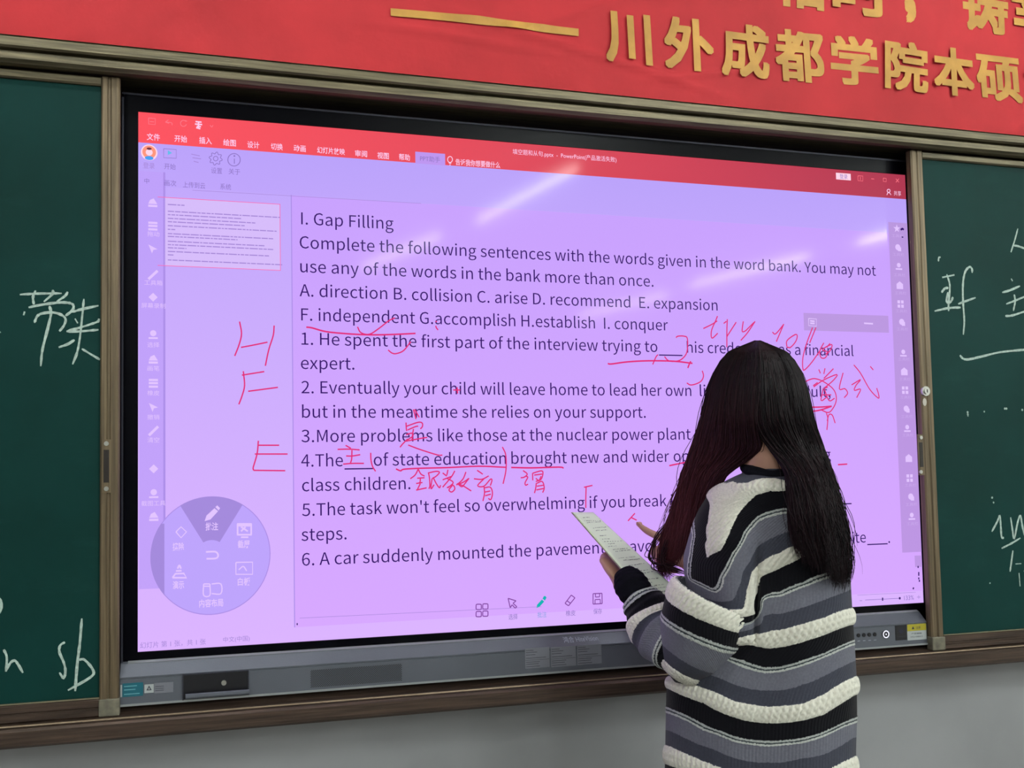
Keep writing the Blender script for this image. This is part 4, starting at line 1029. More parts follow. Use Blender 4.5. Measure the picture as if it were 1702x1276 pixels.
# ------------------------------------------------------------------ the person at the display
# local frame of the person: r = to her picture right, v = away from the camera, u = up
PO = np.array([1.168, -.334, 0.0])
PV = np.array([.632, .775, 0.0]); PV /= np.linalg.norm(PV)
PR = np.array([PV[1], -PV[0], 0.0]); PU = np.array([0, 0, 1.0])


def PP(px, py, ly):
    """point seen at a photograph pixel, ly metres beyond the upright plane through the person's axis"""
    d = R_CW.T @ np.array([(px - CX) / FPX, (py - CY) / FPX, 1.0])
    s = ((PO - CAM) @ PV + ly) / (d @ PV)
    return CAM + d * s


def loc(p):
    q = np.asarray(p) - PO; return np.array([q @ PR, q @ PV, q[2]])


def wld(r, v_, u): return PO + PR * r + PV * v_ + PU * u


def tube_mesh(P, Rr, n=16, cap=True):
    """tapered round limb through points P with radii Rr; rounded ends"""
    P = [np.array(p, float) for p in P]
    Q = catmull(P, 6) if len(P) > 2 else [P[0] + (P[1] - P[0]) * t for t in np.linspace(0, 1, 7)]
    m = len(Q); rr = np.interp(np.linspace(0, len(P) - 1, m), range(len(P)), Rr)
    V, F = [], []
    up = np.array([.3, .2, .93])
    T = [Q[min(i + 1, m - 1)] - Q[max(i - 1, 0)] for i in range(m)]
    T = [t / np.linalg.norm(t) for t in T]
    a = np.cross(T[0], up); a /= np.linalg.norm(a)
    rings = [(Q[0] - T[0] * rr[0] * .7, rr[0] * .7, T[0]), (Q[0] - T[0] * rr[0] * .95, rr[0] * .3, T[0])][::-1] + [(Q[i], rr[i], T[i]) for i in range(m)] + \
            [(Q[-1] + T[-1] * rr[-1] * .7, rr[-1] * .7, T[-1]), (Q[-1] + T[-1] * rr[-1] * .95, rr[-1] * .3, T[-1])]
    for c, r, t in rings:
        a = a - t * (a @ t); a /= np.linalg.norm(a); b = np.cross(t, a)
        for k in range(n):
            V.append(c + (a * math.cos(2 * PI * k / n) + b * math.sin(2 * PI * k / n)) * r)
    L = len(rings)
    for i in range(L - 1):
        for k in range(n):
            F.append((i * n + k, i * n + (k + 1) % n, (i + 1) * n + (k + 1) % n, (i + 1) * n + k))
    F.append(tuple(range(n - 1, -1, -1))); F.append(tuple((L - 1) * n + k for k in range(n)))
    return V, F


def ellipsoid(c, ax, rad, nu=32, nv=20, fn=None):
    """c centre, ax three axis vectors, rad radii, fn(dir)->extra radius factor"""
    V, F = [], []
    for i in range(nv + 1):
        th = PI * i / nv
        for k in range(nu):
            ph = 2 * PI * k / nu
            d = np.array([math.sin(th) * math.cos(ph), math.sin(th) * math.sin(ph), math.cos(th)])
            e = fn(d) if fn else np.zeros(3)
            p = np.array(rad) * d + e
            V.append(c + ax[0] * p[0] + ax[1] * p[1] + ax[2] * p[2])
    for i in range(nv):
        for k in range(nu):
            F.append((i * nu + k, (i + 1) * nu + k, (i + 1) * nu + (k + 1) % nu, i * nu + (k + 1) % nu))
    return V, F


m_skin, nt_, p_ = newmat('skin')
p_.inputs['Base Color'].default_value = lin((182, 138, 118)); p_.inputs['Roughness'].default_value = .5
p_.inputs['Subsurface Weight'].default_value = .08; p_.inputs['Subsurface Radius'].default_value = (.01, .004, .002)

# head: turned a little to picture-left, bent forward
hc = PP(1261, 668, .012)
fwd = PV * .93 - PR * .30 - PU * .22; fwd /= np.linalg.norm(fwd)
hr = np.cross(fwd, PU); hr /= np.linalg.norm(hr); hu = np.cross(hr, fwd)


def face(d):
    x, y, z = d       # x right, y forward, z up
    e = np.zeros(3)
    g = lambda cx_, cz, s, a: a * math.exp(-((x - cx_) ** 2 + (z - cz) ** 2) / (2 * s * s)) if y > 0 else 0
    e[1] += g(0, -.12, .10, .022) + g(0, .05, .07, .010)            # nose
    e[1] -= g(-.38, .06, .13, .010) + g(.38, .06, .13, .010)        # eye sockets
    e[1] += g(0, -.48, .16, .007) + g(0, -.80, .16, .012)           # lips, chin
    if z < 0: e[0] -= x * .022 * (-z)                               # jaw narrows
    return e


parts = [ellipsoid(hc, (hr, fwd, hu), (.068, .086, .104), fn=face)]
for s in (-1, 1):
    parts.append(ellipsoid(hc + hr * s * .066 - fwd * .005 - hu * .01, (hr, fwd, hu), (.008, .018, .030), 12, 8))
nb = PP(1282, 800, .0)
parts.append(tube_mesh([hc - hu * .05 - fwd * .015, PP(1278, 750, -.01), nb, wld(*(loc(nb) + np.array([0, 0, -.05])))], [.052, .047, .052, .07], 20))
pel = wld(.0, .02, .86)
parts.append(tube_mesh([pel, wld(.0, .015, 1.05), wld(.01, .01, 1.18), wld(.018, .01, 1.27)], [.105, .090, .095, .07], 24))
shL = PP(1206, 868, .0); shR = PP(1345, 874, .02)
parts.append(tube_mesh([shL, wld(*((loc(shL) + loc(shR)) / 2 + np.array([0, 0, .02]))), shR], [.05, .07, .05], 16))
elL = PP(1165, 1078, -.05); wrL = PP(1038, 974, .045)
parts.append(tube_mesh([shL, (shL + elL) / 2, elL], [.045, .040, .035])); parts.append(tube_mesh([elL, (elL + wrL) / 2, wrL], [.038, .033, .024]))
# left hand: palm and fingers holding the sheets from below
kn = PP(1014, 934, .085)
pc = (wrL + kn) / 2
hx = (kn - wrL) / np.linalg.norm(kn - wrL)                       # towards the knuckles
hn = PV * .35 - PR * .80 - PU * .30; hn -= hx * (hn @ hx); hn /= np.linalg.norm(hn)   # back of the hand
hy = np.cross(hn, hx)                                            # across the palm
parts.append(ellipsoid(pc + hx * .012, (hx, hy, hn), (.046, .036, .014), 24, 14))
for k, (ln) in enumerate((.062, .070, .066, .052)):
    b0 = kn + hy * (.028 - .0185 * k) - hx * .006
    b1 = b0 + PV * ln * .40 + PR * .004 - PU * .002; b2 = b1 + PV * ln * .22 + PR * ln * .25 - PU * ln * .12; b3 = b2 + PR * ln * .30 + PV * .002 - PU * ln * .12
    parts.append(tube_mesh([b0, b1, b2, b3], [.0088, .0083, .0076, .0062], 12))
tb = wrL + hx * .02 + hy * .026
tb = PP(1032, 974, .045)
parts.append(tube_mesh([tb, PP(1020, 955, .058), PP(1010, 934, .074), PP(1007, 921, .084)], [.0125, .0110, .0092, .0068], 12))
# right arm reaching across to the screen, index finger on the glass
elR = PP(1325, 1010, .17); wrR = PP(1150, 938, .20)
parts.append(tube_mesh([shR, (shR + elR) / 2, elR], [.05, .043, .036])); parts.append(tube_mesh([elR, (elR + wrR) / 2, wrR], [.037, .032, .023]))
tip = at(1060, 870, -.0085)
kn2 = PP(1108, 900, .215)
h2 = (kn2 - wrR) / np.linalg.norm(kn2 - wrR)
n2_ = PU * .75 - PV * .5; n2_ -= h2 * (n2_ @ h2); n2_ /= np.linalg.norm(n2_); y2 = np.cross(n2_, h2)
parts.append(ellipsoid((wrR + kn2) / 2 + h2 * .004, (h2, y2, n2_), (.045, .034, .015), 24, 14))
q1 = kn2 + n2_ * .012
parts.append(tube_mesh([kn2 + n2_ * .004, q1 * .62 + tip * .38 - PU * .006, q1 * .3 + tip * .7 - PU * .006, tip], [.0098, .0088, .008, .0055], 14))
for k, ln in enumerate((.055, .052, .044)):
    b0 = kn2 - PU * (.014 * (k + 1)) + PR * .006 * k + y2 * .002
    b1 = b0 - PR * ln * .5 + PV * .006 - PU * .006; b2 = b1 + PR * .004 + PV * .02 - PU * .016; b3 = b2 + PR * .022 + PV * .004 - PU * .004
    parts.append(tube_mesh([b0, b1, b2, b3], [.0092, .0088, .008, .0066], 12))
tb = wrR + h2 * .03 + PV * .02
parts.append(tube_mesh([tb, tb + h2 * .025 + PV * .012 + PU * .006, tb + h2 * .048 + PV * .008 + PU * .012], [.0125, .010, .0075], 12))
# legs and feet
for s in (-1, 1):
    hp = wld(-.012 + s * .06, .02, .84); kn_ = wld(-.012 + s * .07, .0, .46); an = wld(-.012 + s * .072, .02, .09)
    parts.append(tube_mesh([hp, (hp + kn_) / 2, kn_], [.070, .064, .050], 20)); parts.append(tube_mesh([kn_, kn_ * .62 + an * .38 - PV * .012, an], [.052, .05, .034], 20))
    parts.append(tube_mesh([an - PU * .045 - PV * .03, an - PU * .055 + PV * .06, an - PU * .062 + PV * .12], [.034, .032, .022], 16))
v, f = merge(*parts)
body = mesh_obj('person', v, f, m_skin)
rm = body.modifiers.new('r', 'REMESH'); rm.mode = 'VOXEL'; rm.voxel_size = .0034
sm = body.modifiers.new('s', 'SMOOTH'); sm.factor = .5; sm.iterations = 3
bpy.context.view_layer.update()
dg = bpy.context.evaluated_depsgraph_get()
me2 = bpy.data.meshes.new_from_object(body.evaluated_get(dg), depsgraph=dg)
old = body.data; body.modifiers.clear(); body.data = me2; bpy.data.meshes.remove(old); me2.name = 'person_skin'
me2.polygons.foreach_set('use_smooth', [True] * len(me2.polygons))
if not len(me2.materials): me2.materials.append(m_skin)
body['label'] = 'woman with long dark hair in a striped knit sweater, back turned, finger on the screen'
body['category'] = 'person'


def kid(o): o.parent = body; return o


# nail on the pointing finger, eyes
m_nail = plain('fingernail', (215, 160, 150), .3)
kid(mesh_obj('fingernail', *ellipsoid(tip + PR * .005 + n2_ * .0030 - PV * .001, ((tip - q1) / np.linalg.norm(tip - q1), np.cross((tip - q1) / np.linalg.norm(tip - q1), n2_), n2_), (.0045, .0034, .0008), 12, 8), m_nail, None, True))
for s in (-1, 1):
    kid(mesh_obj('eye', *ellipsoid(hc + hr * s * .029 + fwd * .080 + hu * .006, (hr, fwd, hu), (.011, .009, .006), 14, 10), plain('eye_white', (225, 220, 215), .2) if s < 0 else bpy.data.materials['eye_white'], None, True))
kid(mesh_obj('lips', *ellipsoid(hc + fwd * .084 - hu * .052, (hr, fwd, hu), (.019, .006, .006), 16, 8), plain('lip_colour', (170, 80, 80), .4), None, True))

# ------------------------------------------------------------------ sweater
m_knit, nt, p = newmat('striped_knit')
p.inputs['Roughness'].default_value = .95; p.inputs['Specular IOR Level'].default_value = .15
p.inputs['Sheen Weight'].default_value = .08; p.inputs['Sheen Roughness'].default_value = .5
uvn = N(nt, 'ShaderNodeUVMap'); uvn.uv_map = 'knit'
sx = N(nt, 'ShaderNodeSeparateXYZ'); nt.links.new(uvn.outputs[0], sx.inputs[0])
tcn = N(nt, 'ShaderNodeTexCoord')
nz_ = N(nt, 'ShaderNodeTexNoise', Scale=420.0, Detail=2.0); nt.links.new(tcn.outputs['Object'], nz_.inputs['Vector'])
a1 = N(nt, 'ShaderNodeMath', operation='MULTIPLY_ADD'); a1.inputs[1].default_value = .035; nt.links.new(nz_.outputs['Fac'], a1.inputs[0])
a0n = N(nt, 'ShaderNodeMath', operation='SUBTRACT'); a0n.inputs[1].default_value = .0175; nt.links.new(sx.outputs['Y'], a0n.inputs[0]); nt.links.new(a0n.outputs[0], a1.inputs[2])
fr_ = N(nt, 'ShaderNodeMath', operation='FRACT'); nt.links.new(a1.outputs[0], fr_.inputs[0])
cr = N(nt, 'ShaderNodeValToRGB'); cr.color_ramp.interpolation = 'CONSTANT'
st = [(0, (228, 226, 214)), (.235, (9, 9, 16)), (.485, (176, 180, 178)), (.513, (58, 66, 70)), (.535, (190, 194, 190)), (.562, (108, 109, 121)), (.80, (64, 66, 78))]
el = cr.color_ramp.elements
el[0].position = 0; el[0].color = lin(st[0][1]); el[1].position = st[1][0]; el[1].color = lin(st[1][1])
for a_, c_ in st[2:]:
    e = el.new(a_); e.color = lin(c_)
nt.links.new(fr_.outputs[0], cr.inputs[0])
# melange flecks
n3 = N(nt, 'ShaderNodeTexNoise', Scale=260.0, Detail=4.0); nt.links.new(tcn.outputs['Object'], n3.inputs['Vector'])
hs = N(nt, 'ShaderNodeHueSaturation'); mr_ = N(nt, 'ShaderNodeMapRange'); mr_.inputs['To Min'].default_value = .75; mr_.inputs['To Max'].default_value = 1.25
nt.links.new(n3.outputs['Fac'], mr_.inputs['Value']); nt.links.new(mr_.outputs[0], hs.inputs['Value']); nt.links.new(cr.outputs[0], hs.inputs['Color'])
nt.links.new(hs.outputs[0], p.inputs['Base Color'])
# fine knit relief: columns of stitches along u
wv = N(nt, 'ShaderNodeTexWave', Scale=1.0, Distortion=1.2); wv.inputs['Detail'].default_value = 1.0
cmb = N(nt, 'ShaderNodeCombineXYZ'); mu = N(nt, 'ShaderNodeMath', operation='MULTIPLY'); mu.inputs[1].default_value = 55.0
nt.links.new(sx.outputs['X'], mu.inputs[0]); nt.links.new(mu.outputs[0], cmb.inputs[0]); nt.links.new(sx.outputs['Y'], cmb.inputs[1]); nt.links.new(cmb.outputs[0], wv.inputs['Vector'])
ad = N(nt, 'ShaderNodeMath', operation='ADD'); nt.links.new(wv.outputs['Fac'], ad.inputs[0]); nt.links.new(n3.outputs['Fac'], ad.inputs[1])
bp = N(nt, 'ShaderNodeBump', Strength=.35, Distance=.0012); nt.links.new(ad.outputs[0], bp.inputs['Height']); nt.links.new(bp.outputs[0], p.inputs['Normal'])
m_cuff = plain('black_knit', (15, 15, 22), .95, 0, .1, bump=.5, bscale=300)


def knit_mesh(name, V, nu, nv, U, W, parent, mat=m_knit):
    """closed tube grid: nv rings of nu points. U = metres round the ring, W = stripe coordinate; cable ribs of the cream bands are modelled"""
    V = V.reshape(nv, nu, 3)
    # normals from the grid
    du = np.roll(V, -1, 1) - np.roll(V, 1, 1); dv = np.gradient(V, axis=0)
    n = np.cross(du, dv); n /= np.linalg.norm(n, axis=2, keepdims=True) + 1e-12
    cen = V.mean(1, keepdims=True); sgn = np.sign(((V - cen) * n).sum(2).mean()); n *= sgn
    fr = np.mod(W, 1.0)
    band = np.clip(np.sin(PI * np.clip(fr / .235, 0, 1)), 0, 1) ** .5 * (fr < .235)
    ribs = np.abs(np.sin(PI * (U / .0098) + .45 * np.sin(W * 75)))
    h = band * (.0008 + .0046 * ribs)
    lines = ((fr > .485) & (fr < .513)) | ((fr > .535) & (fr < .562))
    h = h + lines * .0008
    V = V + n * h[..., None]
    V = V.reshape(-1, 3)
    i, j = np.meshgrid(np.arange(nu), np.arange(nv - 1)); i = i.ravel(); j = j.ravel(); i2 = (i + 1) % nu
    F = np.stack([j * nu + i, j * nu + i2, (j + 1) * nu + i2, (j + 1) * nu + i], -1)
    if sgn < 0: F = F[:, ::-1]
    o = np_mesh(name, V, F, mat)
    uv = o.data.uv_layers.new(name='knit')
    Uc = U.ravel()[F.ravel()].copy().reshape(-1, 4); Wc = W.ravel()[F.ravel()]
    per = U.max(1).mean()
    wrap = Uc.max(1) - Uc.min(1) > per * .5
    Uc[wrap] = np.where(Uc[wrap] < per * .5, Uc[wrap] + per, Uc[wrap])
    uv.data.foreach_set('uv', np.stack([Uc.ravel(), Wc], -1).astype(np.float32).ravel())
    o.parent = parent
    return o


# stripe coordinate over the body of the sweater, measured at points of the knit (photograph crop 960,800 x2.68)
C4 = lambda x, y: (960 + x / 2.68, 800 + y / 2.68)
SP = []
for v_, pts in [
    (0.0, [(920, -5), (990, 0), (760, 5), (690, 40), (1080, 10)]), (.235, [(930, 40), (860, 42), (795, 60), (725, 130), (680, 220), (640, 300), (1080, 60)]),
    (.485, [(940, 118), (860, 130), (800, 155), (740, 220), (690, 310), (650, 390), (600, 470), (1080, 130), (1200, 140)]), (.56, [(940, 140), (810, 175), (750, 250), (700, 335), (655, 420), (620, 490)]),
    (.8, [(935, 225), (870, 250), (800, 290), (765, 360), (730, 440), (690, 520), (1080, 215)]), (1.0, [(970, 285), (900, 318), (820, 360), (775, 400), (752, 480), (735, 560), (1080, 270), (1210, 235)]),
    (.30, [(581, 362), (600, 350), (565, 350)]), (.34, [(620, 335), (585, 385)]), (1.235, [(1000, 335), (920, 375), (840, 412), (815, 425), (800, 500), (790, 590), (1100, 320), (1215, 300)]),
    (1.485, [(1215, 380), (1130, 400), (1000, 450), (900, 490), (820, 515)]), (1.56, [(1220, 400), (1000, 472), (900, 512), (825, 535)]), (1.8, [(1222, 480), (1050, 545), (900, 590), (825, 600)]),
    (2.0, [(1235, 560), (1100, 605), (1000, 635), (900, 662), (820, 675), (760, 680)]), (2.235, [(1235, 635), (1100, 682), (1000, 715), (900, 738), (850, 743), (760, 725)]),
    (2.485, [(1232, 703), (1100, 762), (1000, 795), (900, 822), (830, 825), (740, 795), (600, 740)]), (2.56, [(1232, 728), (1100, 782), (1000, 822), (900, 848), (830, 852), (740, 830), (650, 790), (500, 720)]),
    (2.8, [(1230, 800), (1000, 905), (850, 930), (700, 905), (560, 855), (400, 780)]), (3.0, [(1230, 870), (1100, 945), (1000, 990), (850, 1003), (700, 978), (560, 920), (480, 890), (400, 868)]),
    (3.235, [(1235, 950), (1100, 1035), (1000, 1063), (850, 1075), (700, 1050), (560, 985), (400, 920)]), (3.485, [(1230, 1052), (1100, 1110), (1000, 1140), (850, 1153), (700, 1133), (560, 1078), (400, 1003)]),
    (3.56, [(1230, 1078), (1100, 1135), (1000, 1165), (850, 1180), (700, 1160), (560, 1108), (405, 1033)]), (3.8, [(1228, 1140), (1000, 1232), (850, 1250), (600, 1190), (410, 1110)]),
    (4.0, [(1230, 1225), (1100, 1290), (850, 1330), (560, 1245), (400, 1175)]), (5.0, [(1230, 1560), (850, 1680), (400, 1510)]),
    # front panel seen at the left of the shoulder: the pattern runs back up
    (.235, [(590, 100), (583, 180), (580, 260), (578, 335)]), (.06, [(640, 80), (622, 150), (608, 210), (595, 270)]), (.485, [(540, 120), (525, 220), (515, 330), (508, 430)]), (.62, [(500, 240), (480, 340)]), (.8, [(455, 330), (440, 420)]), (0.02, [(690, 10), (665, 55)])]:
    for q in pts: SP.append((*C4(*q), v_))
SP = np.array(SP)


def rbf_fit(P, Y, s=60.0):
    D = np.linalg.norm(P[:, None] - P[None], axis=2) / s
    K = D; n = len(P); A_ = np.hstack([np.ones((n, 1)), P / 500])
    Mx = np.block([[K + 1e-3 * np.eye(n), A_], [A_.T, np.zeros((3, 3))]])
    return np.linalg.solve(Mx, np.concatenate([Y, np.zeros(3)]))


SW_ = rbf_fit(SP[:, :2], SP[:, 2])


def stripe(P):
    out = np.empty(len(P))
    for k in range(0, len(P), 4000):
        q = P[k:k + 4000]; D = np.linalg.norm(q[:, None] - SP[None, :, :2], axis=2) / 60.0
        out[k:k + 4000] = D @ SW_[:-3] + np.hstack([np.ones((len(q), 1)), q / 500]) @ SW_[-3:]
    return out


# silhouette rows of the body of the sweater: photograph y, left x, right x, half depth, centre depth
rows_ = [(778, 1252, 1322, .050, .0), (784, 1238, 1334, .062, .0), (793, 1216, 1352, .078, .0), (806, 1194, 1368, .092, .0), (824, 1176, 1385, .102, .005), (850, 1160, 1397, .110, .008), (886, 1148, 1406, .116, .01),
         (930, 1136, 1412, .120, .01), (980, 1140, 1414, .122, .01), (1040, 1135, 1418, .124, .015), (1100, 1116, 1422, .128, .02), (1160, 1109, 1423, .130, .02), (1220, 1108, 1421, .131, .02), (1280, 1107, 1421, .131, .02), (1340, 1106, 1420, .130, .02), (1372, 1110, 1416, .124, .02)]
RW = np.array(rows_, float)
nv, nu = 330, 680
tt = np.linspace(RW[0, 0], RW[-1, 0], nv)
lerp = lambda k: np.interp(tt, RW[:, 0], RW[:, k])
k_ = np.ones(9) / 9
smooth = lambda a: np.convolve(np.pad(a, 4, 'edge'), k_, 'valid')
Lx, Rx, hd, cdp = [smooth(lerp(k)) for k in (1, 2, 3, 4)]
V = np.empty((nv, nu, 3)); U = np.empty((nv, nu))
th = np.linspace(0, 2 * PI, nu, endpoint=False)
ex = 2 / 2.35
ct = np.sign(np.cos(th)) * np.abs(np.cos(th)) ** ex; stn = np.sign(np.sin(th)) * np.abs(np.sin(th)) ** ex
for j in range(nv):
    a = loc(PP(Lx[j], tt[j], cdp[j])); b = loc(PP(Rx[j], tt[j], cdp[j])); c = (a + b) / 2; hw = (b[0] - a[0]) / 2
    z = c[2]
    # soft vertical folds lower down, sagging hem
    fold = 1 + .012 * np.sin(th * 9 + z * 6) * np.clip((1.25 - z) * 4, 0, 1) + .008 * np.sin(th * 5 - z * 11)
    for i in range(nu):
        V[j, i] = wld(c[0] + hw * ct[i], cdp[j] + hd[j] * stn[i] * fold[i], z)
seg = np.linalg.norm(np.diff(V, axis=1, append=V[:, :1]), axis=2)
U = np.cumsum(seg, 1) - seg; U *= (.95 / U[200, -1])
pj = proj(V.reshape(-1, 3))
W = stripe(pj).reshape(nv, nu)
# far side: keep rows level with the silhouette values
far = (V - PO) @ PV
# armhole seam: a shallow groove
gl = [(1263, 905), (1259, 950), (1257, 1000), (1256, 1045)]
d_ = np.abs(pj[:, 0] - np.interp(pj[:, 1], [q[1] for q in gl], [q[0] for q in gl]))
gr = np.exp(-(d_ / 5.0) ** 2) * np.clip((pj[:, 1] - 900) / 30, 0, 1) * np.clip((1075 - pj[:, 1]) / 20, 0, 1)
nearm = (far.ravel() < cdp.mean())
V = V + (gr * nearm * .012).reshape(nv, nu)[..., None] * PV
# gentle bulge of the upper sleeve left of the seam
bl_ = np.exp(-((pj[:, 0] - 1215) / 38) ** 2) * np.clip((pj[:, 1] - 840) / 60, 0, 1) * np.clip((1080 - pj[:, 1]) / 40, 0, 1)
V = V - (bl_ * nearm * .022).reshape(nv, nu)[..., None] * PV
sweater = knit_mesh('sweater', V, nu, nv, U, W, body)
sweater['label'] = 'loose knit sweater with cream, black and grey stripes'


def sleeve(rings, name='sleeve', nu=340, sub=16, uscale=1.0):
    """rings: (px, py, ly, half width px, angle deg of the stripe in the picture, depth radius, v)"""
    Rg = np.array(rings, float)
    m = (len(Rg) - 1) * sub + 1
    t = np.linspace(0, len(Rg) - 1, m)
    Pk = np.array(catmull([r for r in Rg], sub))
    V = np.empty((m, nu, 3)); W = np.empty((m, nu))
    th = np.linspace(0, 2 * PI, nu, endpoint=False)
    for j in range(m):
        px_, py_, ly, hw, ang, dr, v_ = Pk[j]
        hw = max(hw, 1.0); dr = max(dr, .002)
        a_ = math.radians(ang)
        L = loc(PP(px_ - hw * math.cos(a_), py_ - hw * math.sin(a_), ly)); Rr_ = loc(PP(px_ + hw * math.cos(a_), py_ + hw * math.sin(a_), ly))
        c = (L + Rr_) / 2; e = (Rr_ - L) / 2
        for i in range(nu):
            q = c + e * math.cos(th[i]) + np.array([0, dr, 0]) * math.sin(th[i]) * (1 + .03 * math.sin(3 * th[i] + j * .05))
            V[j, i] = wld(*q)
        W[j] = np.interp(t[j], range(len(Rg)), Rg[:, 6])
    seg = np.linalg.norm(np.diff(V, axis=1, append=V[:, :1]), axis=2)
    U = (np.cumsum(seg, 1) - seg); U *= .5 / max(U[m // 3, -1], .01)
    return V.reshape(-1, 3), nu, m, U, W


ra = [(1196, 1014, -.03, 36, 26, .030, .985), (1191, 999, -.055, 62, 26, .068, .99), (1188, 990, -.065, 72, 26, .081, 1.0), (1177, 1019, -.065, 76, 23, .085, 1.235), (1169, 1042, -.065, 74, 23, .085, 1.485), (1163, 1055, -.063, 71, 24, .082, 1.57),
      (1148, 1088, -.058, 56, 28, .070, 1.8), (1136, 1106, -.055, 42, 30, .056, 2.0), (1129, 1121, -.052, 28, 31, .038, 2.235), (1124, 1131, -.05, 6, 31, .012, 2.3)]
o = knit_mesh('sleeve', *sleeve(ra), parent=body); o['label'] = 'baggy striped upper sleeve'


def tube_sleeve(path, name, label=None, nu=240, sub=18, tilt=None):
    """round sleeve along a 3-D path: (point, radius, v)"""
    P = np.array([list(p) + [r, v_] for p, r, v_ in path]); Q = np.array(catmull(list(P), sub)); m = len(Q)
    V = np.empty((m, nu, 3)); W = np.empty((m, nu)); th = np.linspace(0, 2 * PI, nu, endpoint=False)
    a = None
    lin_v = np.interp(np.linspace(0, len(path) - 1, m), range(len(path)), P[:, 4])
    for j in range(m):
        t = Q[min(j + 1, m - 1), :3] - Q[max(j - 1, 0), :3]; t /= np.linalg.norm(t)
        if a is None: a = np.cross(t, PU); a /= np.linalg.norm(a)
        a = a - t * (a @ t); a /= np.linalg.norm(a); b = np.cross(t, a)
        r = Q[j, 3] * (1 + .03 * np.sin(4 * th + j * .11) + .02 * math.sin(j * .5))
        V[j] = Q[j, :3] + (a[None] * np.cos(th)[:, None] + b[None] * np.sin(th)[:, None]) * r[:, None]
        W[j] = lin_v[j]
    seg = np.linalg.norm(np.diff(V, axis=1, append=V[:, :1]), axis=2)
    U = (np.cumsum(seg, 1) - seg); U *= .4 / max(U[m // 2, -1], .01)
    return V.reshape(-1, 3), nu, m, U, W


fa = [(PP(1150, 1085, -.06), .030, 2.2), (PP(1138, 1080, -.05), .050, 2.35), (PP(1112, 1062, -.03), .058, 2.68), (PP(1094, 1042, -.01), .057, 3.0), (PP(1082, 1020, .004), .051, 3.28), (PP(1069, 1002, .014), .042, 3.50), (PP(1062, 992, .02), .036, 3.58)]
o = knit_mesh('sleeve', *tube_sleeve(fa, 'sleeve'), parent=body); o['label'] = 'striped forearm sleeve bunched towards the cuff'
cf = [(PP(1070, 1004, .014), .026, .3), (PP(1062, 992, .018), .034, .33), (PP(1052, 977, .022), .035, .36), (PP(1045, 965, .030), .032, .4), (PP(1041, 958, .036), .027, .42), (PP(1039, 955, .040), .02, .43)]
o = knit_mesh('cuff', *tube_sleeve(cf, 'cuff'), parent=body, mat=m_cuff); o['label'] = 'black ribbed cuff'
ra2 = [(PP(1345, 870, .03), .050, 0.1), (PP(1342, 930, .07), .056, .7), (PP(1326, 1000, .13), .058, 1.5), (PP(1280, 990, .18), .060, 2.0), (PP(1210, 958, .205), .052, 2.6), (PP(1165, 943, .205), .040, 3.0)]
o = knit_mesh('sleeve', *tube_sleeve(ra2, 'sleeve'), parent=body); o['label'] = 'striped sleeve of the arm reaching to the screen'
cf2 = [(PP(1172, 945, .205), .028, .3), (PP(1158, 940, .205), .031, .35), (PP(1146, 934, .206), .029, .4)]
o = knit_mesh('cuff', *tube_sleeve(cf2, 'cuff'), parent=body, mat=m_cuff); o['label'] = 'black ribbed cuff'
# collar
co = [(PP(1250, 784, -.045), .012), (PP(1284, 792, -.062), .012), (PP(1318, 784, -.045), .012), (PP(1332, 776, .0), .011), (PP(1310, 780, .055), .011), (PP(1280, 788, .070), .011), (PP(1255, 780, .055), .011), (PP(1240, 776, .0), .011), (PP(1250, 784, -.045), .012)]
v, f = tube_mesh([c for c, r in co], [r for c, r in co], 14)
o = mesh_obj('collar', v, f, m_cuff, body, True)
# trousers and shoes
m_jean = plain('dark_trousers', (28, 28, 36), .9, bump=.2, bscale=300)
m_shoe = plain('white_shoe', (190, 188, 182), .6)
for s in (-1, 1):
    hp = wld(-.012 + s * .062, .02, .83); kn_ = wld(-.012 + s * .07, .0, .46); an = wld(-.012 + s * .072, .02, .10)
    v, f = tube_mesh([wld(-.012 + s * .04, .02, .90), hp, (hp + kn_) / 2, kn_, kn_ * .5 + an * .5, an], [.078, .078, .074, .066, .062, .058], 26)
    o = mesh_obj('trouser_leg', v, f, m_jean, body, True)
    v, f = tube_mesh([an - PU * .05 - PV * .04, an - PU * .05 + PV * .05, an - PU * .058 + PV * .125], [.044, .043, .034], 20)
    v = [np.array([q[0], q[1], max(q[2], 0.004)]) for q in v]
    o = mesh_obj('shoe', v, f, m_shoe, body, True)

# ------------------------------------------------------------------ hair
m_hair, nt, p = newmat('dark_hair')
p.inputs['Roughness'].default_value = .5; p.inputs['Specular IOR Level'].default_value = .15
at_ = N(nt, 'ShaderNodeAttribute'); at_.attribute_name = 'tone'
cr = N(nt, 'ShaderNodeValToRGB'); cr.color_ramp.elements[0].color = lin((9, 7, 11)); cr.color_ramp.elements[1].color = lin((104, 52, 60)); e = cr.color_ramp.elements.new(.45); e.color = lin((48, 24, 30))
nt.links.new(at_.outputs['Fac'], cr.inputs[0]); nt.links.new(cr.outputs[0], p.inputs['Base Color'])
HY = np.array([566, 574, 590, 620, 650, 700, 745, 790, 820, 850, 900, 945, 985], float)
HL = np.array([1254, 1226, 1203, 1185, 1174, 1163, 1149, 1136, 1128, 1120, 1102, 1098, 1106], float)
HR = np.array([1264, 1291, 1316, 1334, 1344, 1353, 1368, 1383, 1391, 1399, 1408, 1412, 1408], float)
GLx = np.array([1259, 1259, 1260, 1262, 1264, 1270, 1266, 1204, 1186, 1174, 1150, 1130, 1126], float)
GRx = np.array([1259, 1259, 1262, 1268, 1274, 1280, 1291, 1309, 1313, 1313, 1320, 1332, 1342], float)
HD = np.array([.004, .045, .072, .094, .104, .106, .104, .104, .110, .115, .118, .118, .116], float)
TY = np.linspace(0, 1, 26)


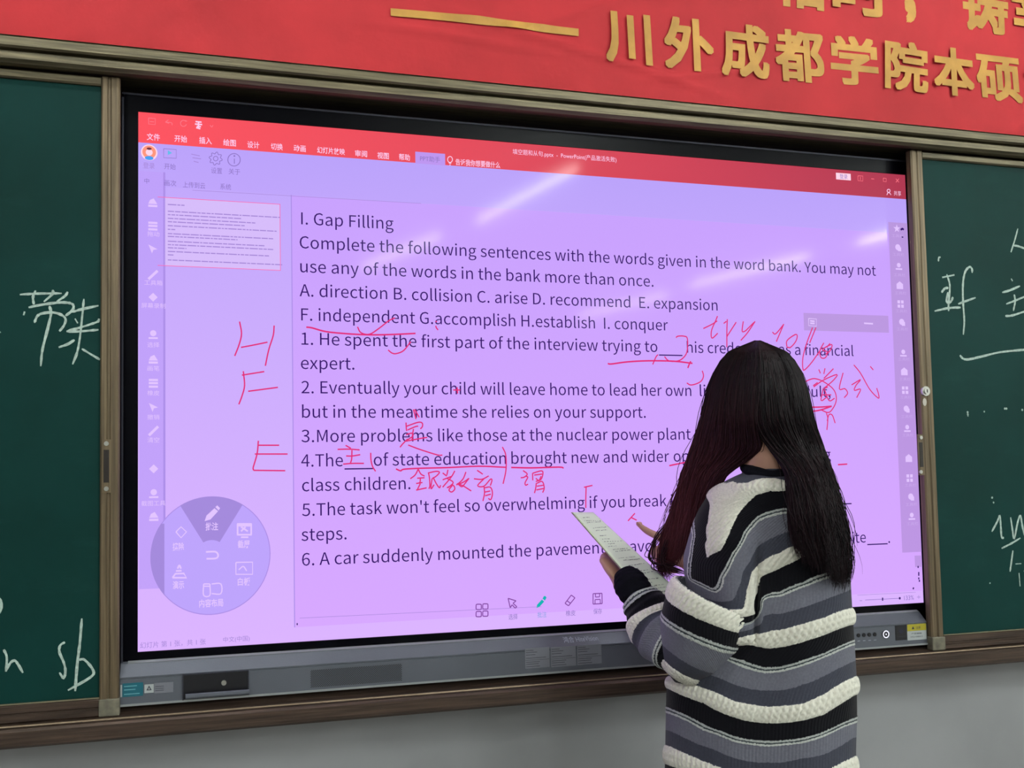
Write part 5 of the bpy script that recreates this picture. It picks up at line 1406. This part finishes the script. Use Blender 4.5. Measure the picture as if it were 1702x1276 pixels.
def strand(a, rad, front, end, wig, side_f):
    """returns a polyline; a = place across the head 0..1"""
    ys = 566 + (end - 566) * TY ** .92
    left = a < .5
    Lq, Rq, Gl, Gr, Dq = [np.interp(ys, HY, q) for q in (HL, HR, GLx, GRx, HD)]
    xh = Lq + (Rq - Lq) * a
    xc = Lq + (Gl - Lq) * (a * 2) if left else Gr + (Rq - Gr) * ((a - .5) * 2)
    w_ = np.clip((ys - 690) / 90, 0, 1); w_ = w_ * w_ * (3 - 2 * w_)
    x = xh * (1 - w_) + xc * w_
    cen = 1261 + (ys - 566) * .01
    x = cen * (1 - w_) + x * w_ + (x - cen) * (1 - w_) * 1.0 if False else x
    s = 2 * a - 1
    dp = -Dq * np.sqrt(np.clip(1 - s * s, 0, 1)) * (1 if not front else -.85)
    dpl = np.interp(ys, [566, 745, 790, 850, 945, 985], [0, -.03, -.01, .03, .085, .10]) + (a - .25) * -.06
    dpr = np.interp(ys, [566, 745, 800, 850, 985], [0, -.06, -.122, -.138, -.142]) + np.clip((a - .78), 0, 1) * .40
    base = dp + .012
    dd = base * (1 - w_) + (dpl if left else dpr) * w_
    dd = dd * np.where(w_ < .5, rad, 1) + (1 - rad) * .10 * w_
    x = cen + (x - cen) * (1 - (1 - rad) * .35 * (1 - w_))
    ph, am, fq = wig
    env = np.clip((ys - 600) / 250, 0, 1.3)
    x = x + am * env * np.sin(ys / 34 * fq + ph) * 6
    dd = dd + am * env * np.cos(ys / 41 * fq + ph) * .005
    return x, ys, dd, left


def hair_mesh(n, name, alo, ahi, front=0.0, rmin=.86, wd=.0011, loose=0.0):
    allV, allF, allT = [], [], []
    for k in range(n):
        a = alo + (ahi - alo) * rng.random()
        # more strands near the outline of the clumps
        rad = rmin + (1 - rmin) * rng.random() ** .6
        end = (912 + 50 * min(1, (a - .5) * 2.6) if a > .5 else 950 - 75 * (2 * a) ** 2.2) + rng.normal() * 9 - (rng.random() < .35) * rng.random() * 80
        end += 6 * math.sin(a * 60) + 4 * math.sin(a * 23)
        am = .5 + .8 * rng.random() + (loose * rng.random() * 2.5)
        x, y, d, left = strand(a, rad + loose * .03 * rng.normal(), rng.random() < front, end, (rng.random() * 6.3, am, .7 + .6 * rng.random()), 0)
        if loose:
            x = x + (TY ** 2) * rng.normal() * 7
        # world points
        P = np.stack([(x - CX) / FPX, (y - CY) / FPX, np.ones_like(x)], -1) @ R_CW
        s = ((PO - CAM) @ PV + d) / (P @ PV); P = CAM + P * s[:, None]
        T = np.gradient(P, axis=0); T /= np.linalg.norm(T, axis=1, keepdims=True)
        A_ = np.cross(T, PV); A_ /= np.linalg.norm(A_, axis=1, keepdims=True); B_ = np.cross(T, A_)
        r = wd * (.6 + .6 * rng.random()) * np.interp(TY, [0, .05, .8, 1], [.7, 1, .9, .15]) / 2 * 1.6
        ring = np.stack([P + (A_ * math.cos(q) + B_ * math.sin(q)) * r[:, None] for q in (0.5, 0.5 + 2 * PI / 3, .5 + 4 * PI / 3)], 1)
        b = len(allV) * 78
        allV.append(ring.reshape(-1, 3))
        allT.append(np.repeat(np.clip((.8 if left else .15) * np.clip((y - 600) / 260, 0, 1) * np.clip(1.25 - a * 1.3, .2, 1) + .07 * rng.normal() + .05, 0, 1), 3))
    m = 26
    j, i = np.meshgrid(np.arange(m - 1), np.arange(3), indexing='ij'); i2 = (i + 1) % 3
    F1 = np.stack([j * 3 + i, j * 3 + i2, (j + 1) * 3 + i2, (j + 1) * 3 + i], -1).reshape(-1, 4)
    F = (F1[None] + (np.arange(n) * m * 3)[:, None, None]).reshape(-1, 4)
    o = np_mesh(name, np.concatenate(allV), F, m_hair)
    at2 = o.data.attributes.new('tone', 'FLOAT', 'POINT'); at2.data.foreach_set('value', np.concatenate(allT).astype(np.float32))
    o.parent = body
    return o


hair = hair_mesh(5200, 'hair', 0.0, 1.0, .10)
hair['label'] = 'long straight dark hair with reddish ends, parted over the shoulders'
hair['kind'] = 'stuff'
h2_ = hair_mesh(260, 'loose_hair', 0.0, 1.0, .15, .9, .0008, 1.0); h2_['kind'] = 'stuff'


# a few curled ends in front of the reaching hand
vv = []
for k in range(34):
    j1, j2 = rng.normal() * 3.5, rng.normal() * 3.5
    path = [(1134 + j1, 820), (1118 + j1, 862), (1098 + j1, 886 + j2), (1084 + j2 * .6, 908), (1080 + j2, 924), (1088 + j1, 936 + j2), (1106 + j1, 940 + j2), (1124 + j1, 938 + j1)] if k < 12 else \
           [(1140 + j1, 800), (1122 + j1, 868), (1106 + j2, 905), (1100 + j2 * .5, 930 + j1), (1112 + j1 * 2, 944 + j2), (1132 + j1 * 2, 952 + j2)]
    vv.append(tube_mesh([PP(x, y, .075 + .012 * math.sin(i + k)) for i, (x, y) in enumerate(path)], [.0009] * (len(path) - 1) + [.0003], 4))
o = mesh_obj('curled_hair', *merge(*vv), m_hair, body, True); o['kind'] = 'stuff'
at2 = o.data.attributes.new('tone', 'FLOAT', 'POINT'); at2.data.foreach_set('value', [.4] * len(o.data.vertices))


# closed inner layer of hair so that no scalp shows
def inner(name, alo, ahi, rad, y_end, na=28):
    V, T = [], []
    for k in range(na):
        a = alo + (ahi - alo) * k / (na - 1)
        x, y, d, left = strand(a, rad, False, y_end, (0, 0, 1), 0)
        y = y + 16 * (1 - TY); x = 1261 + (x - 1261) * np.interp(y, [575, 720], [.88, 1])
        P = np.stack([(x - CX) / FPX, (y - CY) / FPX, np.ones_like(x)], -1) @ R_CW
        s = ((PO - CAM) @ PV + d + .018) / (P @ PV); V.append(CAM + P * s[:, None]); T.append(np.full(26, .06))
    V = np.array(V).reshape(-1, 3)
    j, i = np.meshgrid(np.arange(25), np.arange(na - 1)); F = np.stack([i * 26 + j, (i + 1) * 26 + j, (i + 1) * 26 + j + 1, i * 26 + j + 1], -1).reshape(-1, 4)
    o = np_mesh(name, V, F, m_hair)
    at2 = o.data.attributes.new('tone', 'FLOAT', 'POINT'); at2.data.foreach_set('value', np.concatenate(T).astype(np.float32))
    sd_ = o.modifiers.new('thickness', 'SOLIDIFY'); sd_.thickness = .01; sd_.offset = 0
    o.parent = hair
    return o


inner('hair_underlayer', .03, .97, .90, 735)
inner('hair_underlayer', .06, .44, .93, 905); inner('hair_underlayer', .56, .95, .93, 915)

# hair lying on the scalp, down to the hairline
v, f = ellipsoid(hc - fwd * .004, (hr, fwd, hu), (.075, .090, .110), 48, 32)
v = np.array(v); q = v - hc
keep = [all((q[i] @ fwd < .030 + .045 * max(0, q[i] @ hu) / .1 or q[i] @ hu > .068) and q[i] @ hu > -.075 for i in t_) for t_ in f]
o = mesh_obj('hair_underlayer', v, [t_ for t_, k in zip(f, keep) if k], m_hair, hair, True)
at2 = o.data.attributes.new('tone', 'FLOAT', 'POINT'); at2.data.foreach_set('value', [.06] * len(o.data.vertices))
sd_ = o.modifiers.new('thickness', 'SOLIDIFY'); sd_.thickness = .004; sd_.offset = -1

# ------------------------------------------------------------------ the sheets she reads from
m_paper = plain('printed_paper', (228, 238, 216), .75, bump=.1, bscale=30)
m_paper_ink = plain('paper_print', (112, 116, 112), .8)
m_pgrey = plain('paper_edge', (150, 140, 130), .8)
c1, c2_, c3, c4 = PP(953, 851, .07), PP(986, 851, .142), PP(1152, 1004, .06), PP(1096, 1014, -.01)
pp_root = thing('paper_sheets', 'folded white printed sheets held up in her left hand', 'paper', tuple((c1 + c2_ + c3 + c4) / 4))
pn = np.cross(c2_ - c1, c4 - c1); pn /= np.linalg.norm(pn)
pn = (CAM - c1) / np.linalg.norm(CAM - c1)        # the layers are stacked away from the reader's back
A = []


def sheet(off, shrink, mat, name='sheet', du=0.0):
    n, m = 24, 12
    V = []
    for i in range(n + 1):
        for j in range(m + 1):
            s, t = i / n, j / m
            s2 = s * (1 - shrink); 
            p = (c1 * (1 - t) + c2_ * t) * (1 - s2) + (c4 * (1 - t) + c3 * t) * s2 + (c1 - c2_) * du
            p = p + pn * (off - .006 * math.sin(PI * s) - .003 * math.sin(PI * t))
            V.append(p)
    F = [(i * (m + 1) + j, (i + 1) * (m + 1) + j, (i + 1) * (m + 1) + j + 1, i * (m + 1) + j + 1) for i in range(n) for j in range(m)]
    o = mesh_obj(name, V, F, mat, None, True)
    sd_ = o.modifiers.new('thickness', 'SOLIDIFY'); sd_.thickness = .0005
    A.append(o); return o


sheet(-.004, .0, m_pgrey, du=.12); sheet(-.001, 0, m_paper, du=.05); sheet(.0012, 0, m_paper)


def onsheet(s, t, off=.0022):
    return (c1 * (1 - t) + c2_ * t) * (1 - s) + (c4 * (1 - t) + c3 * t) * s + pn * (off - .006 * math.sin(PI * s) - .003 * math.sin(PI * t))


V, F = [], []
for r_ in range(30):
    s = .06 + r_ * .029 + random.uniform(-.004, .004)
    if random.random() < .12: continue
    t = .16 + .12 * random.random(); end = random.choice((.5, .78, .88, .9)); tilt = random.uniform(-.01, .012)
    while t < end:
        l = random.uniform(.02, .075); k = len(V); hh = random.uniform(.0025, .006); j_ = random.uniform(-.002, .002) + tilt * t
        V += [onsheet(s + j_, t), onsheet(s + j_ + tilt * l, min(t + l, .93)), onsheet(s + j_ + hh, min(t + l, .93)), onsheet(s + j_ + hh * 1.3, t)]; F.append((k, k + 1, k + 2, k + 3)); t += l + random.choice((.012, .02, .05))
A.append(mesh_obj('print', V, F, m_paper_ink)); A[-1]['kind'] = 'stuff'
adopt(pp_root, A)
